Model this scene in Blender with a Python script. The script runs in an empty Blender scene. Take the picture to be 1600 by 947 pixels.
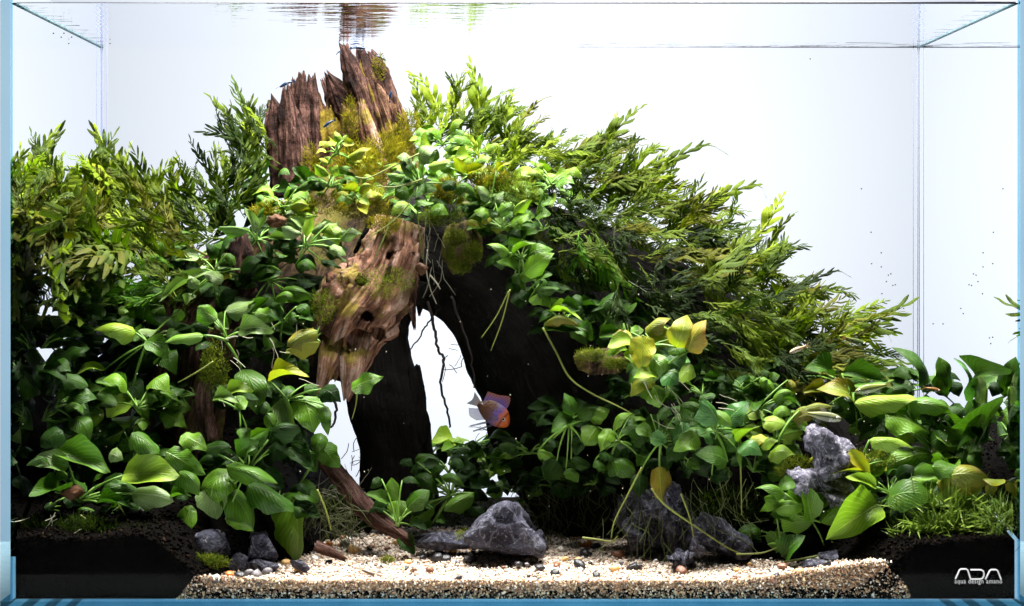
import bpy, math, random
import numpy as np
from mathutils import Matrix, Vector

# ------------------------------------------------------------------ camera, world, lights
S = bpy.context.scene
COL = S.collection
FPX = 3402.0                     # focal length in photograph pixels
CAMX, CAMD, CAMZ = -0.016, 1.30, 0.214
cam_d = bpy.data.cameras.new("camera"); cam = bpy.data.objects.new("camera", cam_d); COL.objects.link(cam)
cam.location = (CAMX, -CAMD, CAMZ); cam.rotation_euler = (math.radians(90), 0, 0)
cam_d.sensor_width = 36; cam_d.lens = 36 * FPX / 1600
cam_d.shift_x = 37 / 1600; cam_d.shift_y = -96.5 / 1600
cam_d.clip_start = 0.05; cam_d.clip_end = 50
S.camera = cam
W = bpy.data.worlds.new("World"); S.world = W; W.use_nodes = True
W.node_tree.nodes["Background"].inputs[0].default_value = (0.75, 0.85, 1.0, 1)
W.node_tree.nodes["Background"].inputs[1].default_value = 0.02
S.view_settings.view_transform = 'Standard'; S.view_settings.look = 'None'
S.view_settings.exposure = 0.0; S.view_settings.gamma = 1.0
cy = S.cycles
cy.max_bounces = 14; cy.diffuse_bounces = 3; cy.glossy_bounces = 12; cy.transmission_bounces = 6
cy.transparent_max_bounces = 24; cy.caustics_reflective = False; cy.caustics_refractive = False
cy.sample_clamp_indirect = 4.0

def area(name, loc, rot, sx, sy, power, col):
    d = bpy.data.lights.new(name, 'AREA'); d.shape = 'RECTANGLE'; d.size = sx; d.size_y = sy
    d.energy = power; d.color = col
    o = bpy.data.objects.new(name, d); o.location = loc; o.rotation_euler = rot; COL.objects.link(o)
    return o
# the aquarium lamp hanging over the tank, and the lamp behind the frosted backdrop
area("aquarium_lamp", (0.0, 0.115, 0.90), (0, 0, 0), 0.60, 0.26, 65.0, (1.0, 0.97, 0.90))
area("backdrop_lamp", (0.02, 0.93, 0.22), (math.radians(-90), 0, 0), 0.35, 0.25, 2.2, (1.0, 0.99, 1.0))

# ------------------------------------------------------------------ helpers
rng = np.random.default_rng(7)
R = random.Random(11)
XLIM = 0.2965
def P(px, py, Y, clamp=True):
    """the point at depth Y (metres behind the front pane) that the photograph shows at px, py"""
    if clamp and abs(px - 763) > 1:
        lim = (XLIM - CAMX) if px > 763 else (XLIM + CAMX)
        Y = max(0.004, min(Y, lim * FPX / abs(px - 763) - CAMD))
    k = (CAMD + Y) / FPX
    return Vector((CAMX + (px - 763) * k, Y, CAMZ - (py - 377) * k))
def K(Y): return (CAMD + Y) / FPX
def smooth(a, b, x):
    t = np.clip((x - a) / (b - a), 0, 1); return t * t * (3 - 2 * t)

def hash3(i, j, k, seed):
    h = (i * 374761393 + j * 668265263 + k * 2147483647 + seed * 974711) & 0xffffffff
    h = ((h ^ (h >> 13)) * 1274126177) & 0xffffffff
    return ((h ^ (h >> 16)) & 0xffff) / 65535.0
def vnoise(p, seed=0):
    p = np.asarray(p, float); i = np.floor(p).astype(np.int64); f = p - i; f = f * f * (3 - 2 * f)
    r = 0
    for dx in (0, 1):
        for dy in (0, 1):
            for dz in (0, 1):
                w = (f[..., 0] if dx else 1 - f[..., 0]) * (f[..., 1] if dy else 1 - f[..., 1]) * (f[..., 2] if dz else 1 - f[..., 2])
                r = r + w * hash3(i[..., 0] + dx, i[..., 1] + dy, i[..., 2] + dz, seed)
    return r
def fbm(p, seed=0, o=4):
    p = np.asarray(p, float); r = 0; a = 0.5; t = 0
    for k in range(o):
        r = r + a * vnoise(p * 2 ** k, seed + k * 17); t += a; a *= 0.5
    return r / t

def mesh(name, V, F, mat=None, uv=None, smooth_=True, col=None):
    me = bpy.data.meshes.new(name)
    me.from_pydata([tuple(v) for v in V], [], [tuple(f) for f in F])
    if uv is not None:
        l = me.uv_layers.new(name="UVMap"); idx = np.zeros(len(me.loops), np.int32); me.loops.foreach_get("vertex_index", idx)
        l.data.foreach_set("uv", np.asarray(uv, np.float32)[idx].ravel())
    if col is not None:
        a = me.color_attributes.new("tint", 'FLOAT_COLOR', 'POINT'); a.data.foreach_set("color", np.asarray(col, np.float32).ravel())
    if smooth_: me.polygons.foreach_set("use_smooth", np.ones(len(me.polygons), bool))
    for m in (mat if isinstance(mat, (list, tuple)) else [mat]):
        if m: me.materials.append(m)
    me.update()
    return me
def big_mesh(name, V, F, mat, col=None, smooth_=False):
    """numpy triangles into a mesh quickly"""
    V = np.asarray(V, np.float32); F = np.asarray(F, np.int32)
    me = bpy.data.meshes.new(name); n = len(F)
    me.vertices.add(len(V)); me.vertices.foreach_set("co", V.ravel())
    me.loops.add(n * 3); me.loops.foreach_set("vertex_index", F.ravel())
    me.polygons.add(n); me.polygons.foreach_set("loop_start", np.arange(0, n * 3, 3, dtype=np.int32))
    me.polygons.foreach_set("loop_total", np.full(n, 3, np.int32))
    me.update(calc_edges=True)
    if smooth_: me.polygons.foreach_set("use_smooth", np.ones(n, bool))
    if col is not None:
        a = me.color_attributes.new("tint", 'FLOAT_COLOR', 'POINT'); a.data.foreach_set("color", np.asarray(col, np.float32).ravel())
    me.materials.append(mat); return me
def obj(name, me, parent=None, M=None):
    o = bpy.data.objects.new(name, me); COL.objects.link(o)
    if parent is not None: o.parent = parent
    if M is not None: o.matrix_basis = M
    return o
def tag(o, label=None, cat=None, group=None, kind=None):
    if label: o['label'] = label
    if cat: o['category'] = cat
    if group: o['group'] = group
    if kind: o['kind'] = kind
    return o
def thing(name, loc, label, cat, group=None):
    o = bpy.data.objects.new(name, None); COL.objects.link(o); o.location = loc; o.empty_display_size = .01
    return tag(o, label, cat, group)

def tube_geo(pts, rad, sides=5, cap=True):
    pts = [Vector(p) for p in pts]; n = len(pts)
    rad = [rad] * n if not hasattr(rad, '__len__') else rad
    V, F = [], []; prev = None
    for i, p in enumerate(pts):
        t = (pts[min(i + 1, n - 1)] - pts[max(i - 1, 0)]).normalized()
        a = prev if prev is not None else (Vector((0, -1, 0)) if abs(t.y) < .9 else Vector((1, 0, 0)))
        a = (a - t * a.dot(t)).normalized(); b = t.cross(a); prev = a
        for k in range(sides):
            th = 2 * math.pi * k / sides
            V.append(p + (a * math.cos(th) + b * math.sin(th)) * rad[i])
    for i in range(n - 1):
        for k in range(sides):
            F.append((i * sides + k, i * sides + (k + 1) % sides, (i + 1) * sides + (k + 1) % sides, (i + 1) * sides + k))
    if cap:
        F.append(tuple(range(sides))[::-1]); F.append(tuple((n - 1) * sides + k for k in range(sides)))
    return V, F
def join(geos):
    V, F = [], []
    for v, f in geos:
        o = len(V); V += list(v); F += [tuple(i + o for i in q) for q in f]
    return V, F
def catmull(ctrl, n):
    c = np.asarray(ctrl, float); m = len(c)
    t = np.linspace(0, m - 1, n); i = np.clip(t.astype(int), 0, m - 2); u = (t - i)[:, None]
    p0 = c[np.clip(i - 1, 0, m - 1)]; p1 = c[i]; p2 = c[i + 1]; p3 = c[np.clip(i + 2, 0, m - 1)]
    return .5 * (2 * p1 + (p2 - p0) * u + (2 * p0 - 5 * p1 + 4 * p2 - p3) * u ** 2 + (3 * p1 - p0 - 3 * p2 + p3) * u ** 3)
def box_geo(a, b):
    (x0, y0, z0), (x1, y1, z1) = a, b
    V = [(x0, y0, z0), (x1, y0, z0), (x1, y1, z0), (x0, y1, z0), (x0, y0, z1), (x1, y0, z1), (x1, y1, z1), (x0, y1, z1)]
    F = [(3, 2, 1, 0), (4, 5, 6, 7), (0, 1, 5, 4), (1, 2, 6, 5), (2, 3, 7, 6), (3, 0, 4, 7)]   # bottom top front right back left
    return V, F

# ------------------------------------------------------------------ materials
class NT:
    def __init__(s, name):
        s.m = bpy.data.materials.new(name); s.m.use_nodes = True; s.t = s.m.node_tree; s.t.nodes.clear()
        s.out = s.n('ShaderNodeOutputMaterial')
    def n(s, typ, **kw):
        o = s.t.nodes.new(typ)
        for k, v in kw.items():
            if k.startswith('i_'): 
                key = k[2:]; key = int(key) if key.isdigit() else key
                o.inputs[key].default_value = v
            else: setattr(o, k, v)
        return o
    def l(s, a, b): s.t.links.new(a, b)
    def math(s, op, a, b=None, clamp=False):
        o = s.n('ShaderNodeMath', operation=op, use_clamp=clamp)
        for i, v in enumerate((a, b)):
            if v is None: continue
            if isinstance(v, (int, float)): o.inputs[i].default_value = v
            else: s.l(v, o.inputs[i])
        return o.outputs[0]
    def mix(s, f, a, b, mode='MIX'):
        o = s.n('ShaderNodeMix', data_type='RGBA', blend_type=mode)
        for sock, v in ((o.inputs[0], f), (o.inputs[6], a), (o.inputs[7], b)):
            if isinstance(v, (int, float)): sock.default_value = v
            elif isinstance(v, tuple): sock.default_value = (*v, 1) if len(v) == 3 else v
            else: s.l(v, sock)
        return o.outputs[2]
    def ramp(s, f, stops):
        o = s.n('ShaderNodeValToRGB'); e = o.color_ramp.elements
        while len(e) < len(stops): e.new(.5)
        for k, (p, c) in zip(e, stops):
            k.position = p; k.color = (*c, 1) if hasattr(c, '__len__') else (c, c, c, 1)
        s.l(f, o.inputs[0]); return o.outputs[0]
    def noise(s, scale, vec=None, detail=4, rough=.6, dist=0):
        o = s.n('ShaderNodeTexNoise'); o.inputs['Scale'].default_value = scale; o.inputs['Detail'].default_value = detail
        o.inputs['Roughness'].default_value = rough; o.inputs['Distortion'].default_value = dist
        if vec is not None: s.l(vec, o.inputs['Vector'])
        return o.outputs[0]
    def bump(s, h, strength=.5, dist=.001):
        o = s.n('ShaderNodeBump'); o.inputs['Strength'].default_value = strength; o.inputs['Distance'].default_value = dist
        s.l(h, o.inputs['Height']); return o.outputs[0]
    def done(s, sh): s.l(sh, s.out.inputs[0]); return s.m

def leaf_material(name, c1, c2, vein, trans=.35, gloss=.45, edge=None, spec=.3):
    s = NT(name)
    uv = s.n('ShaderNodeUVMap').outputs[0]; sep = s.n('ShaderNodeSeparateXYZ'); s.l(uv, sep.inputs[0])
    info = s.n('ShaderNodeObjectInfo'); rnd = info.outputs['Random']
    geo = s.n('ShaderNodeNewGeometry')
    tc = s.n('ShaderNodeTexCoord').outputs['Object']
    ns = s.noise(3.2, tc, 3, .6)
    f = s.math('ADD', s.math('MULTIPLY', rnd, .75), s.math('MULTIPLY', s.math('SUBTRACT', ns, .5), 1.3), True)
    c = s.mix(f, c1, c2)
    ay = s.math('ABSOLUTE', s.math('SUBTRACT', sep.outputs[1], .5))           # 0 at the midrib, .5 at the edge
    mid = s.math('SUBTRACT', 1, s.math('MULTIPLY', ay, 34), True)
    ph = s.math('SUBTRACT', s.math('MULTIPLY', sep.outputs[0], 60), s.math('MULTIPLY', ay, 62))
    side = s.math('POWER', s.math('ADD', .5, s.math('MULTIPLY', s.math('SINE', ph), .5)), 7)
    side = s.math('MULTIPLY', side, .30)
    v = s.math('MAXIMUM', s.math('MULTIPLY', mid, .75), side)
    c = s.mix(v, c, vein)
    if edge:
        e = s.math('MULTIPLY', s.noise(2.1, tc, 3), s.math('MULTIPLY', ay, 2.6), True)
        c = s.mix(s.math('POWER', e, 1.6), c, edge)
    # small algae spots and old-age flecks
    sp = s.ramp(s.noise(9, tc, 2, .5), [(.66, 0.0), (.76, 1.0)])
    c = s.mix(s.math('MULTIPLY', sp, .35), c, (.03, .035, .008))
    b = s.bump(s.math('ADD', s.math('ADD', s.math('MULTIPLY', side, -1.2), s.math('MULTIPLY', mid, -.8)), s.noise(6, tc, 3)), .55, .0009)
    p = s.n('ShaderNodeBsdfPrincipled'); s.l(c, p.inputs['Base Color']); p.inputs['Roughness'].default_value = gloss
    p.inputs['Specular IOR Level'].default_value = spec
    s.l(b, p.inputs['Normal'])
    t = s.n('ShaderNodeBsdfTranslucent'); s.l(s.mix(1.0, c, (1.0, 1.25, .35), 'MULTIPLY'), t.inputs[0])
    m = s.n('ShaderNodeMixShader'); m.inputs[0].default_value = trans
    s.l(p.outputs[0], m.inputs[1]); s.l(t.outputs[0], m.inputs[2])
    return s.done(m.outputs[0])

LM = {
 'd': leaf_material('leaf_dark', (.004, .017, .0015), (.014, .042, .003), (.035, .08, .010), .12, .42, spec=.10),  # shade inside the plants is put into this darker leaf colour
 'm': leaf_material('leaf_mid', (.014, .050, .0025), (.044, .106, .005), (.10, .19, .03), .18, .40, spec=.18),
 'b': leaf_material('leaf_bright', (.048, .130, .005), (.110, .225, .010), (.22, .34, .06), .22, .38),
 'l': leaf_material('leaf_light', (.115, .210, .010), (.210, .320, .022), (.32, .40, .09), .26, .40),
 'g': leaf_material('leaf_waxy', (.070, .130, .030), (.150, .225, .065), (.24, .32, .13), .16, .32),
 't': leaf_material('leaf_teal', (.024, .095, .014), (.070, .190, .034), (.15, .28, .08), .18, .34),
 'o': leaf_material('leaf_olive', (.075, .105, .005), (.160, .185, .010), (.22, .25, .04), .24, .45, (.22, .13, .012)),
 'y': leaf_material('leaf_yellow', (.120, .185, .007), (.290, .310, .012), (.34, .38, .05), .30, .45, (.28, .20, .01)),
 's': leaf_material('leaf_spotted_yellow', (.130, .140, .007), (.280, .235, .012), (.36, .36, .06), .22, .5, (.24, .09, .008)),
}
FM = {
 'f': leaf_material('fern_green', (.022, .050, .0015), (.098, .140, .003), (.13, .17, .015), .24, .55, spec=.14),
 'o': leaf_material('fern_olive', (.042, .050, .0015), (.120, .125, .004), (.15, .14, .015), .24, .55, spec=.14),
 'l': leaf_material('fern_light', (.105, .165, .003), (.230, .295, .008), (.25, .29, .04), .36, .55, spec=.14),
 'd': leaf_material('fern_dark', (.004, .013, .0008), (.016, .036, .0015), (.04, .06, .006), .18, .55, spec=.12),  # shade deep in the fern mass is put into the colour
 'b': leaf_material('fern_bright', (.036, .125, .003), (.090, .205, .008), (.16, .28, .04), .30, .5, spec=.14),
}
def plain(name, col, rough=.6, col2=None, scale=60, bump=.4, spec=.3, bdist=.0008, metal=0):
    s = NT(name); tc = s.n('ShaderNodeTexCoord').outputs['Object']
    n = s.noise(scale, tc, 5, .65)
    c = s.mix(n, col, col2 or tuple(min(1, v * 1.6) for v in col))
    p = s.n('ShaderNodeBsdfPrincipled'); s.l(c, p.inputs['Base Color']); p.inputs['Roughness'].default_value = rough
    p.inputs['Specular IOR Level'].default_value = spec; p.inputs['Metallic'].default_value = metal
    s.l(s.bump(n, bump, bdist), p.inputs['Normal'])
    return s.done(p.outputs[0])
stem_m = plain('stem_green', (.055, .14, .014), .45, (.13, .24, .03), 90)
stem_y = plain('root_pale_green', (.10, .13, .015), .5, (.20, .22, .05), 90)
root_w = plain('root_white', (.20, .19, .13), .5, (.36, .34, .27), 120)
tangle_m = plain('root_tangle', (.030, .045, .008), .6, (.09, .11, .03), 90)
root_k = plain('root_dark', (.012, .009, .008), .7, (.03, .02, .018), 120)
grass_m = plain('grass_green', (.055, .11, .006), .5, (.16, .23, .02), 40)
rhiz_m = plain('rhizome_brown', (.016, .006, .002), .8, (.11, .042, .012), 160, .8)
bud_m = plain('root_ball', (.05, .02, .01), .6, (.12, .05, .02), 160, .8)

def moss_material(name, c1, c2):
    s = NT(name); tc = s.n('ShaderNodeTexCoord').outputs['Object']
    c = s.mix(s.ramp(s.noise(130, tc, 3), [(.35, 0.0), (.65, 1.0)]), c1, c2)
    d = s.n('ShaderNodeBsdfDiffuse'); s.l(c, d.inputs[0]); t = s.n('ShaderNodeBsdfTranslucent'); s.l(c, t.inputs[0])
    m = s.n('ShaderNodeMixShader'); m.inputs[0].default_value = .35; s.l(d.outputs[0], m.inputs[1]); s.l(t.outputs[0], m.inputs[2])
    return s.done(m.outputs[0])
moss_y = moss_material('moss_yellow', (.060, .070, .004), (.30, .26, .015))
moss_d = moss_material('moss_dark', (.008, .018, .003), (.035, .06, .006))
moss_g = moss_material('moss_green', (.05, .085, .008), (.18, .22, .02))

def wood_material(name, dark, mid, pale, moss=0.0, mosscol=(.20, .19, .02), fine=1.0):
    s = NT(name); uv = s.n('ShaderNodeUVMap').outputs[0]
    mp = s.n('ShaderNodeMapping'); mp.inputs['Scale'].default_value = (1, .11, 1); s.l(uv, mp.inputs[0])
    tc = s.n('ShaderNodeTexCoord').outputs['Object']
    g = s.noise(420 * fine, mp.outputs[0], 6, .72, .6)          # long grain
    g2 = s.noise(150 * fine, mp.outputs[0], 4, .6, 1.2)
    n = s.noise(95, tc, 5, .7)
    f = s.math('ADD', s.math('MULTIPLY', g, .5), s.math('ADD', s.math('MULTIPLY', g2, .3), s.math('MULTIPLY', n, .2)))
    c = s.ramp(f, [(.42, dark), (.50, mid), (.565, tuple(.5 * (a + b) for a, b in zip(mid, pale))), (.63, pale)])
    pit = s.ramp(s.noise(330, tc, 3, .6), [(.30, 1.0), (.42, 0.0)])
    c = s.mix(s.math('MULTIPLY', pit, .6), c, dark)
    if moss:
        mz = s.noise(42, tc, 5, .65)
        k = s.ramp(mz, [(.62 - .3 * moss, 0.0), (.72 - .3 * moss, 1.0)])
        c = s.mix(s.math('MULTIPLY', k, .85), c, s.mix(s.noise(260, tc, 3), mosscol, tuple(v * .35 for v in mosscol)))
    h = s.math('ADD', f, s.math('MULTIPLY', n, .3))
    p = s.n('ShaderNodeBsdfPrincipled'); s.l(c, p.inputs['Base Color']); p.inputs['Roughness'].default_value = .7
    p.inputs['Specular IOR Level'].default_value = .12
    s.l(s.bump(h, 1.0, .0035), p.inputs['Normal'])
    return s.done(p.outputs[0])
wood_red = wood_material('driftwood_red', (.004, .0015, .0014), (.031, .012, .009), (.19, .10, .08), .0)
wood_redm = wood_material('driftwood_red_mossy', (.008, .0032, .002), (.058, .024, .013), (.25, .14, .09), .42, (.26, .19, .015))
wood_tan = wood_material('driftwood_tan', (.022, .008, .005), (.17, .078, .046), (.46, .33, .28), .36, (.22, .17, .02), .7)
wood_blk = wood_material('driftwood_shade_black', (.0009, .0008, .0007), (.0030, .0023, .0019), (.011, .008, .0065), .0)  # dark wood whose shade from the plants above is put into the colour
wood_brn = wood_material('driftwood_brown', (.010, .005, .004), (.050, .022, .016), (.17, .10, .085), .0)
wood_mos = wood_material('driftwood_mossy', (.006, .004, .002), (.030, .016, .008), (.10, .06, .03), .45, (.11, .10, .010))

def rock_material(name, c1, c2, vein):
    s = NT(name); tc = s.n('ShaderNodeTexCoord').outputs['Object']
    c = s.mix(s.ramp(s.noise(75, tc, 8, .75), [(.36, 0.0), (.64, 1.0)]), c1, c2)
    v = s.noise(38, tc, 4, .55, 1.6)
    v = s.ramp(s.math('ABSOLUTE', s.math('SUBTRACT', v, .5)), [(.0, 1.0), (.018, .25), (.05, 0.0)])
    c = s.mix(s.math('MULTIPLY', v, .42), c, vein); c = s.mix(s.ramp(s.noise(210, tc, 4, .7), [(.48, 0.0), (.62, .5)]), c, tuple(v_ * .25 for v_ in c1)); c = s.mix(s.ramp(s.noise(420, tc, 3, .7), [(.58, 0.0), (.70, .6)]), c, vein)
    p = s.n('ShaderNodeBsdfPrincipled'); s.l(c, p.inputs['Base Color']); p.inputs['Roughness'].default_value = .6
    p.inputs['Specular IOR Level'].default_value = .2
    s.l(s.bump(s.math('ADD', s.noise(140, tc, 6, .75), s.math('MULTIPLY', s.noise(50, tc, 3, .6, 1.2), 1.5)), 1.0, .006), p.inputs['Normal'])
    return s.done(p.outputs[0])
rock_m = rock_material('rock_slate', (.006, .0065, .013), (.062, .062, .098), (.34, .34, .42))
rock_pale = rock_material('rock_veined', (.020, .018, .034), (.20, .19, .26), (.66, .64, .72))
def tint_material(name, rough=.6, k=1.0):
    s = NT(name); a = s.n('ShaderNodeVertexColor', layer_name='tint')
    p = s.n('ShaderNodeBsdfPrincipled'); s.l(a.outputs[0], p.inputs['Base Color']); p.inputs['Roughness'].default_value = rough
    return s.done(p.outputs[0])
grain_m = tint_material('sand_grains', .5)
soilgrain_m = tint_material('soil_granules', .95); soilgrain_m.node_tree.nodes['Principled BSDF'].inputs['Specular IOR Level'].default_value = .02
soil_m = plain('soil_black', (.0008, .0007, .0006), .9, (.0025, .002, .0017), 300, 1.0, .02, .002)
def sand_base_material():
    s = NT('sand'); tc = s.n('ShaderNodeTexCoord').outputs['Object']
    v = s.n('ShaderNodeTexVoronoi'); v.inputs['Scale'].default_value = 620; s.l(tc, v.inputs['Vector'])
    hs = s.n('ShaderNodeSeparateColor'); s.l(v.outputs['Color'], hs.inputs[0])
    c = s.ramp(hs.outputs[0], [(.0, (.10, .06, .035)), (.12, (.34, .23, .15)), (.3, (.52, .42, .34)), (.8, (.60, .53, .46))])
    p = s.n('ShaderNodeBsdfPrincipled'); s.l(c, p.inputs['Base Color']); p.inputs['Roughness'].default_value = .7
    s.l(s.bump(v.outputs['Distance'], 1.0, -.0012), p.inputs['Normal'])
    return s.done(p.outputs[0])
sand_m = sand_base_material()

# glass: front-facing entry passes with a faint reflection, a ray inside the glass meeting a face at a low angle is totally reflected
def glass_material(name, tint, mirror_from='back', rough=0.0, noise_tint=None):
    s = NT(name); g = s.n('ShaderNodeNewGeometry'); bf = g.outputs['Backfacing']
    dot = s.n('ShaderNodeVectorMath', operation='DOT_PRODUCT'); s.l(g.outputs['Normal'], dot.inputs[0]); s.l(g.outputs['Incoming'], dot.inputs[1])
    c = s.math('ABSOLUTE', dot.outputs['Value'])
    low = s.math('LESS_THAN', c, .66)
    fr = s.n('ShaderNodeFresnel'); fr.inputs[0].default_value = 1.10 if mirror_from != 'none' else 1.12
    front = s.math('SUBTRACT', 1, bf)
    base = s.math('MULTIPLY', front, s.math('MULTIPLY', fr.outputs[0], .6))
    if mirror_from == 'back': tir = s.math('MULTIPLY', low, bf); fac = s.math('MAXIMUM', tir, base)
    elif mirror_from == 'front': fac = s.math('MULTIPLY', low, front)
    elif mirror_from == 'both': fac = low
    else: fac = base
    t = s.n('ShaderNodeBsdfTransparent'); 
    if noise_tint: s.l(noise_tint(s), t.inputs[0])
    else: t.inputs[0].default_value = (*tint, 1)
    gl = s.n('ShaderNodeBsdfGlossy'); gl.inputs[1].default_value = rough; gl.inputs[0].default_value = (.97, .985, 1, 1)
    m = s.n('ShaderNodeMixShader'); s.l(fac, m.inputs[0]); s.l(t.outputs[0], m.inputs[1]); s.l(gl.outputs[0], m.inputs[2])
    return s.done(m.outputs[0])
glass_face = glass_material('aquarium_glass', (.99, .995, 1.0), 'none')
glass_guide = glass_material('aquarium_glass_guide', (1, 1, 1), 'back')
glass_side = glass_material('aquarium_glass_side', (.97, .985, 1.0), 'both')
def edge_tint(s):
    tc = s.n('ShaderNodeTexCoord').outputs['Object']
    mp = s.n('ShaderNodeMapping'); mp.inputs['Scale'].default_value = (1, 1, 1); s.l(tc, mp.inputs[0])
    n = s.noise(14, tc, 3, .5)
    return s.mix(n, (.40, .70, .86), (.66, .88, .96))
def edge_tint_low(s):
    tc = s.n('ShaderNodeTexCoord').outputs['Object']; n = s.noise(40, tc, 3, .5)
    return s.mix(n, (.16, .40, .52), (.34, .62, .72))
glass_edge_low = glass_material('aquarium_glass_edge_bottom', (.4, .72, .85), 'none', 0, edge_tint_low)
glass_edge = glass_material('aquarium_glass_edge', (.4, .72, .85), 'none', 0, edge_tint)

# ------------------------------------------------------------------ setting: backdrop, stand, tank, water
def backdrop_material():
    s = NT('frosted_backdrop')
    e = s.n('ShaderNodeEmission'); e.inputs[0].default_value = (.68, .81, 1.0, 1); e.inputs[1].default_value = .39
    t = s.n('ShaderNodeBsdfTranslucent'); t.inputs[0].default_value = (.95, .95, .95, 1)
    d = s.n('ShaderNodeBsdfDiffuse'); d.inputs[0].default_value = (.35, .35, .35, 1)
    m = s.n('ShaderNodeMixShader'); m.inputs[0].default_value = .10; s.l(t.outputs[0], m.inputs[1]); s.l(d.outputs[0], m.inputs[2])
    a = s.n('ShaderNodeAddShader'); s.l(m.outputs[0], a.inputs[0]); s.l(e.outputs[0], a.inputs[1])
    return s.done(a.outputs[0])
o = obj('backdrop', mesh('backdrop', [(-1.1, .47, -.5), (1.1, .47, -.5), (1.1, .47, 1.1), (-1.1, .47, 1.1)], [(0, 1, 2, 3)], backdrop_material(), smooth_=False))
tag(o, kind='structure')
o = obj('table', mesh('table', *box_geo((-.42, -.16, -.060), (.42, .3055, -.0075)), plain('table_white', (.55, .58, .6), .5), smooth_=False))
tag(o, kind='structure')

T = .006; HZ = .37; WZ = .3565; D = .30
tank = thing('aquarium', (0, 0, -T), 'clear glass aquarium with pale blue glass edges in front of a white backdrop', 'aquarium')
def pane(name, a, b, mats, idx):
    V, F = box_geo(a, b); V = [(x, y, z + T) for x, y, z in V]
    me = mesh(name, V, F, mats, smooth_=False)
    for p_, i in zip(me.polygons, idx): p_.material_index = i
    return obj(name, me, tank)
GM = [glass_face, glass_guide, glass_side, glass_edge, glass_edge_low]
e = .0002
# faces: bottom top front right back left
front = pane('front_pane', (-.3 + e, -T, e), (.3 - e, 0, HZ), GM, [3, 3, 0, 3, 0, 3])
pane('back_pane', (-.3 + e, D, e), (.3 - e, D + T, HZ), GM, [3, 3, 0, 0, 0, 0])
pane('side_pane', (-.3 - T, -T, e), (-.3, D + T, HZ), GM, [3, 3, 3, 2, 0, 0])
pane('side_pane', (.3, -T, e), (.3 + T, D + T, HZ), GM, [3, 3, 3, 0, 0, 2])
pane('bottom_pane', (-.3 - T, -T, -T), (.3 + T, D + T, 0), GM, [1, 1, 4, 4, 4, 4])
sil = NT('silicone'); dd = sil.n('ShaderNodeBsdfDiffuse'); dd.inputs[0].default_value = (.16, .18, .30, 1)
tt = sil.n('ShaderNodeBsdfTransparent'); tt.inputs[0].default_value = (.86, .9, .97, 1); mm = sil.n('ShaderNodeMixShader'); mm.inputs[0].default_value = .55
sil.l(tt.outputs[0], mm.inputs[1]); sil.l(dd.outputs[0], mm.inputs[2]); sil.done(mm.outputs[0])
for sx in (-1, 1):
    for off, r in ((.0006, .00040), (.0038, .00026)):
        V, F = tube_geo([(sx * (.3 - off), D - .0006, T + .0), (sx * (.3 - off), D - .0006, HZ + T)], r, 6)
        obj('silicone_seam', mesh('silicone_seam', V, F, sil.m), tank)

# water: only its surface is seen, from below
ws = NT('water_surface'); tc = ws.n('ShaderNodeTexCoord').outputs['Object']
mp = ws.n('ShaderNodeMapping'); mp.inputs['Scale'].default_value = (1, 2.4, 1); ws.l(tc, mp.inputs[0])
h = ws.math('ADD', ws.noise(26, mp.outputs[0], 2, .45, .3), ws.math('MULTIPLY', ws.noise(75, mp.outputs[0], 2, .5), .25))
bn = ws.bump(h, 1.0, .0011)
fr = ws.n('ShaderNodeFresnel'); fr.inputs[0].default_value = 1.333
tr = ws.n('ShaderNodeBsdfTransparent'); gl = ws.n('ShaderNodeBsdfGlossy'); gl.inputs[1].default_value = 0.0; gl.inputs[0].default_value = (.97, .98, 1, 1)
ws.l(bn, gl.inputs['Normal'])
mx = ws.n('ShaderNodeMixShader'); ws.l(fr.outputs[0], mx.inputs[0]); ws.l(tr.outputs[0], mx.inputs[1]); ws.l(gl.outputs[0], mx.inputs[2]); ws.done(mx.outputs[0])
w = obj('water', mesh('water', [(-.2999, .0001, WZ), (.2999, .0001, WZ), (.2999, D - .0001, WZ), (-.2999, D - .0001, WZ)], [(0, 1, 2, 3)], ws.m, smooth_=False))
tag(w, kind='structure')
line_m = plain('waterline_dark', (.03, .035, .05), .4, (.10, .10, .13), 40)
line_t = plain('waterline_teal', (.10, .22, .27), .4, (.2, .36, .42), 40)
for nm, a, b, r, m_ in (('waterline', (.05, D - .0008, WZ - .0002), (.299, D - .0008, WZ), .00042, line_m),
                        ('waterline', (-.2992, .004, WZ), (-.2992, D - .001, WZ), .00075, line_t),
                        ('waterline', (.2992, .004, WZ), (.2992, D - .001, WZ), .00075, line_t),
                        ('waterline', (-.299, .0008, WZ), (.299, .0008, WZ), .0008, line_m)):
    obj(nm, mesh(nm, *tube_geo([Vector(a).lerp(Vector(b), t / 8) for t in range(9)], [r * (1 if m_ is line_t else (.25 + .75 * t / 8)) for t in range(9)], 5), m_), w)

# the etched emblem on the front pane
logo_m = plain('etched_white', (.40, .39, .41), .8, (.5, .48, .5), 200, .1)
def LG(zx, zy): 
    p = P(1460 + zx / 10.886, 860 + zy / 10.886, -T - .0004, False); return (p.x, p.y, p.z + T)
strokes = [[(355, 488), (392, 412), (425, 340), (450, 318), (540, 316), (568, 338), (592, 412), (616, 486)],
           [(616, 330), (700, 330), (790, 330), (832, 352), (844, 392), (840, 440), (815, 478), (780, 488), (700, 488), (616, 488)],
           [(866, 492), (905, 418), (942, 346), (968, 328), (1050, 328), (1078, 348), (1106, 420), (1136, 496)]]
V, F = join([tube_geo([LG(*q) for q in st], .00048, 6) for st in strokes])
obj('emblem', mesh('emblem', V, F, logo_m), front)
fc = bpy.data.curves.new('lettering', 'FONT'); fc.body = 'aqua design amano'; fc.size = 1.0; fc.space_character = 1.15; fc.resolution_u = 2
fo = bpy.data.objects.new('lettering_source', fc); COL.objects.link(fo)
bpy.context.view_layer.update()
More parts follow.
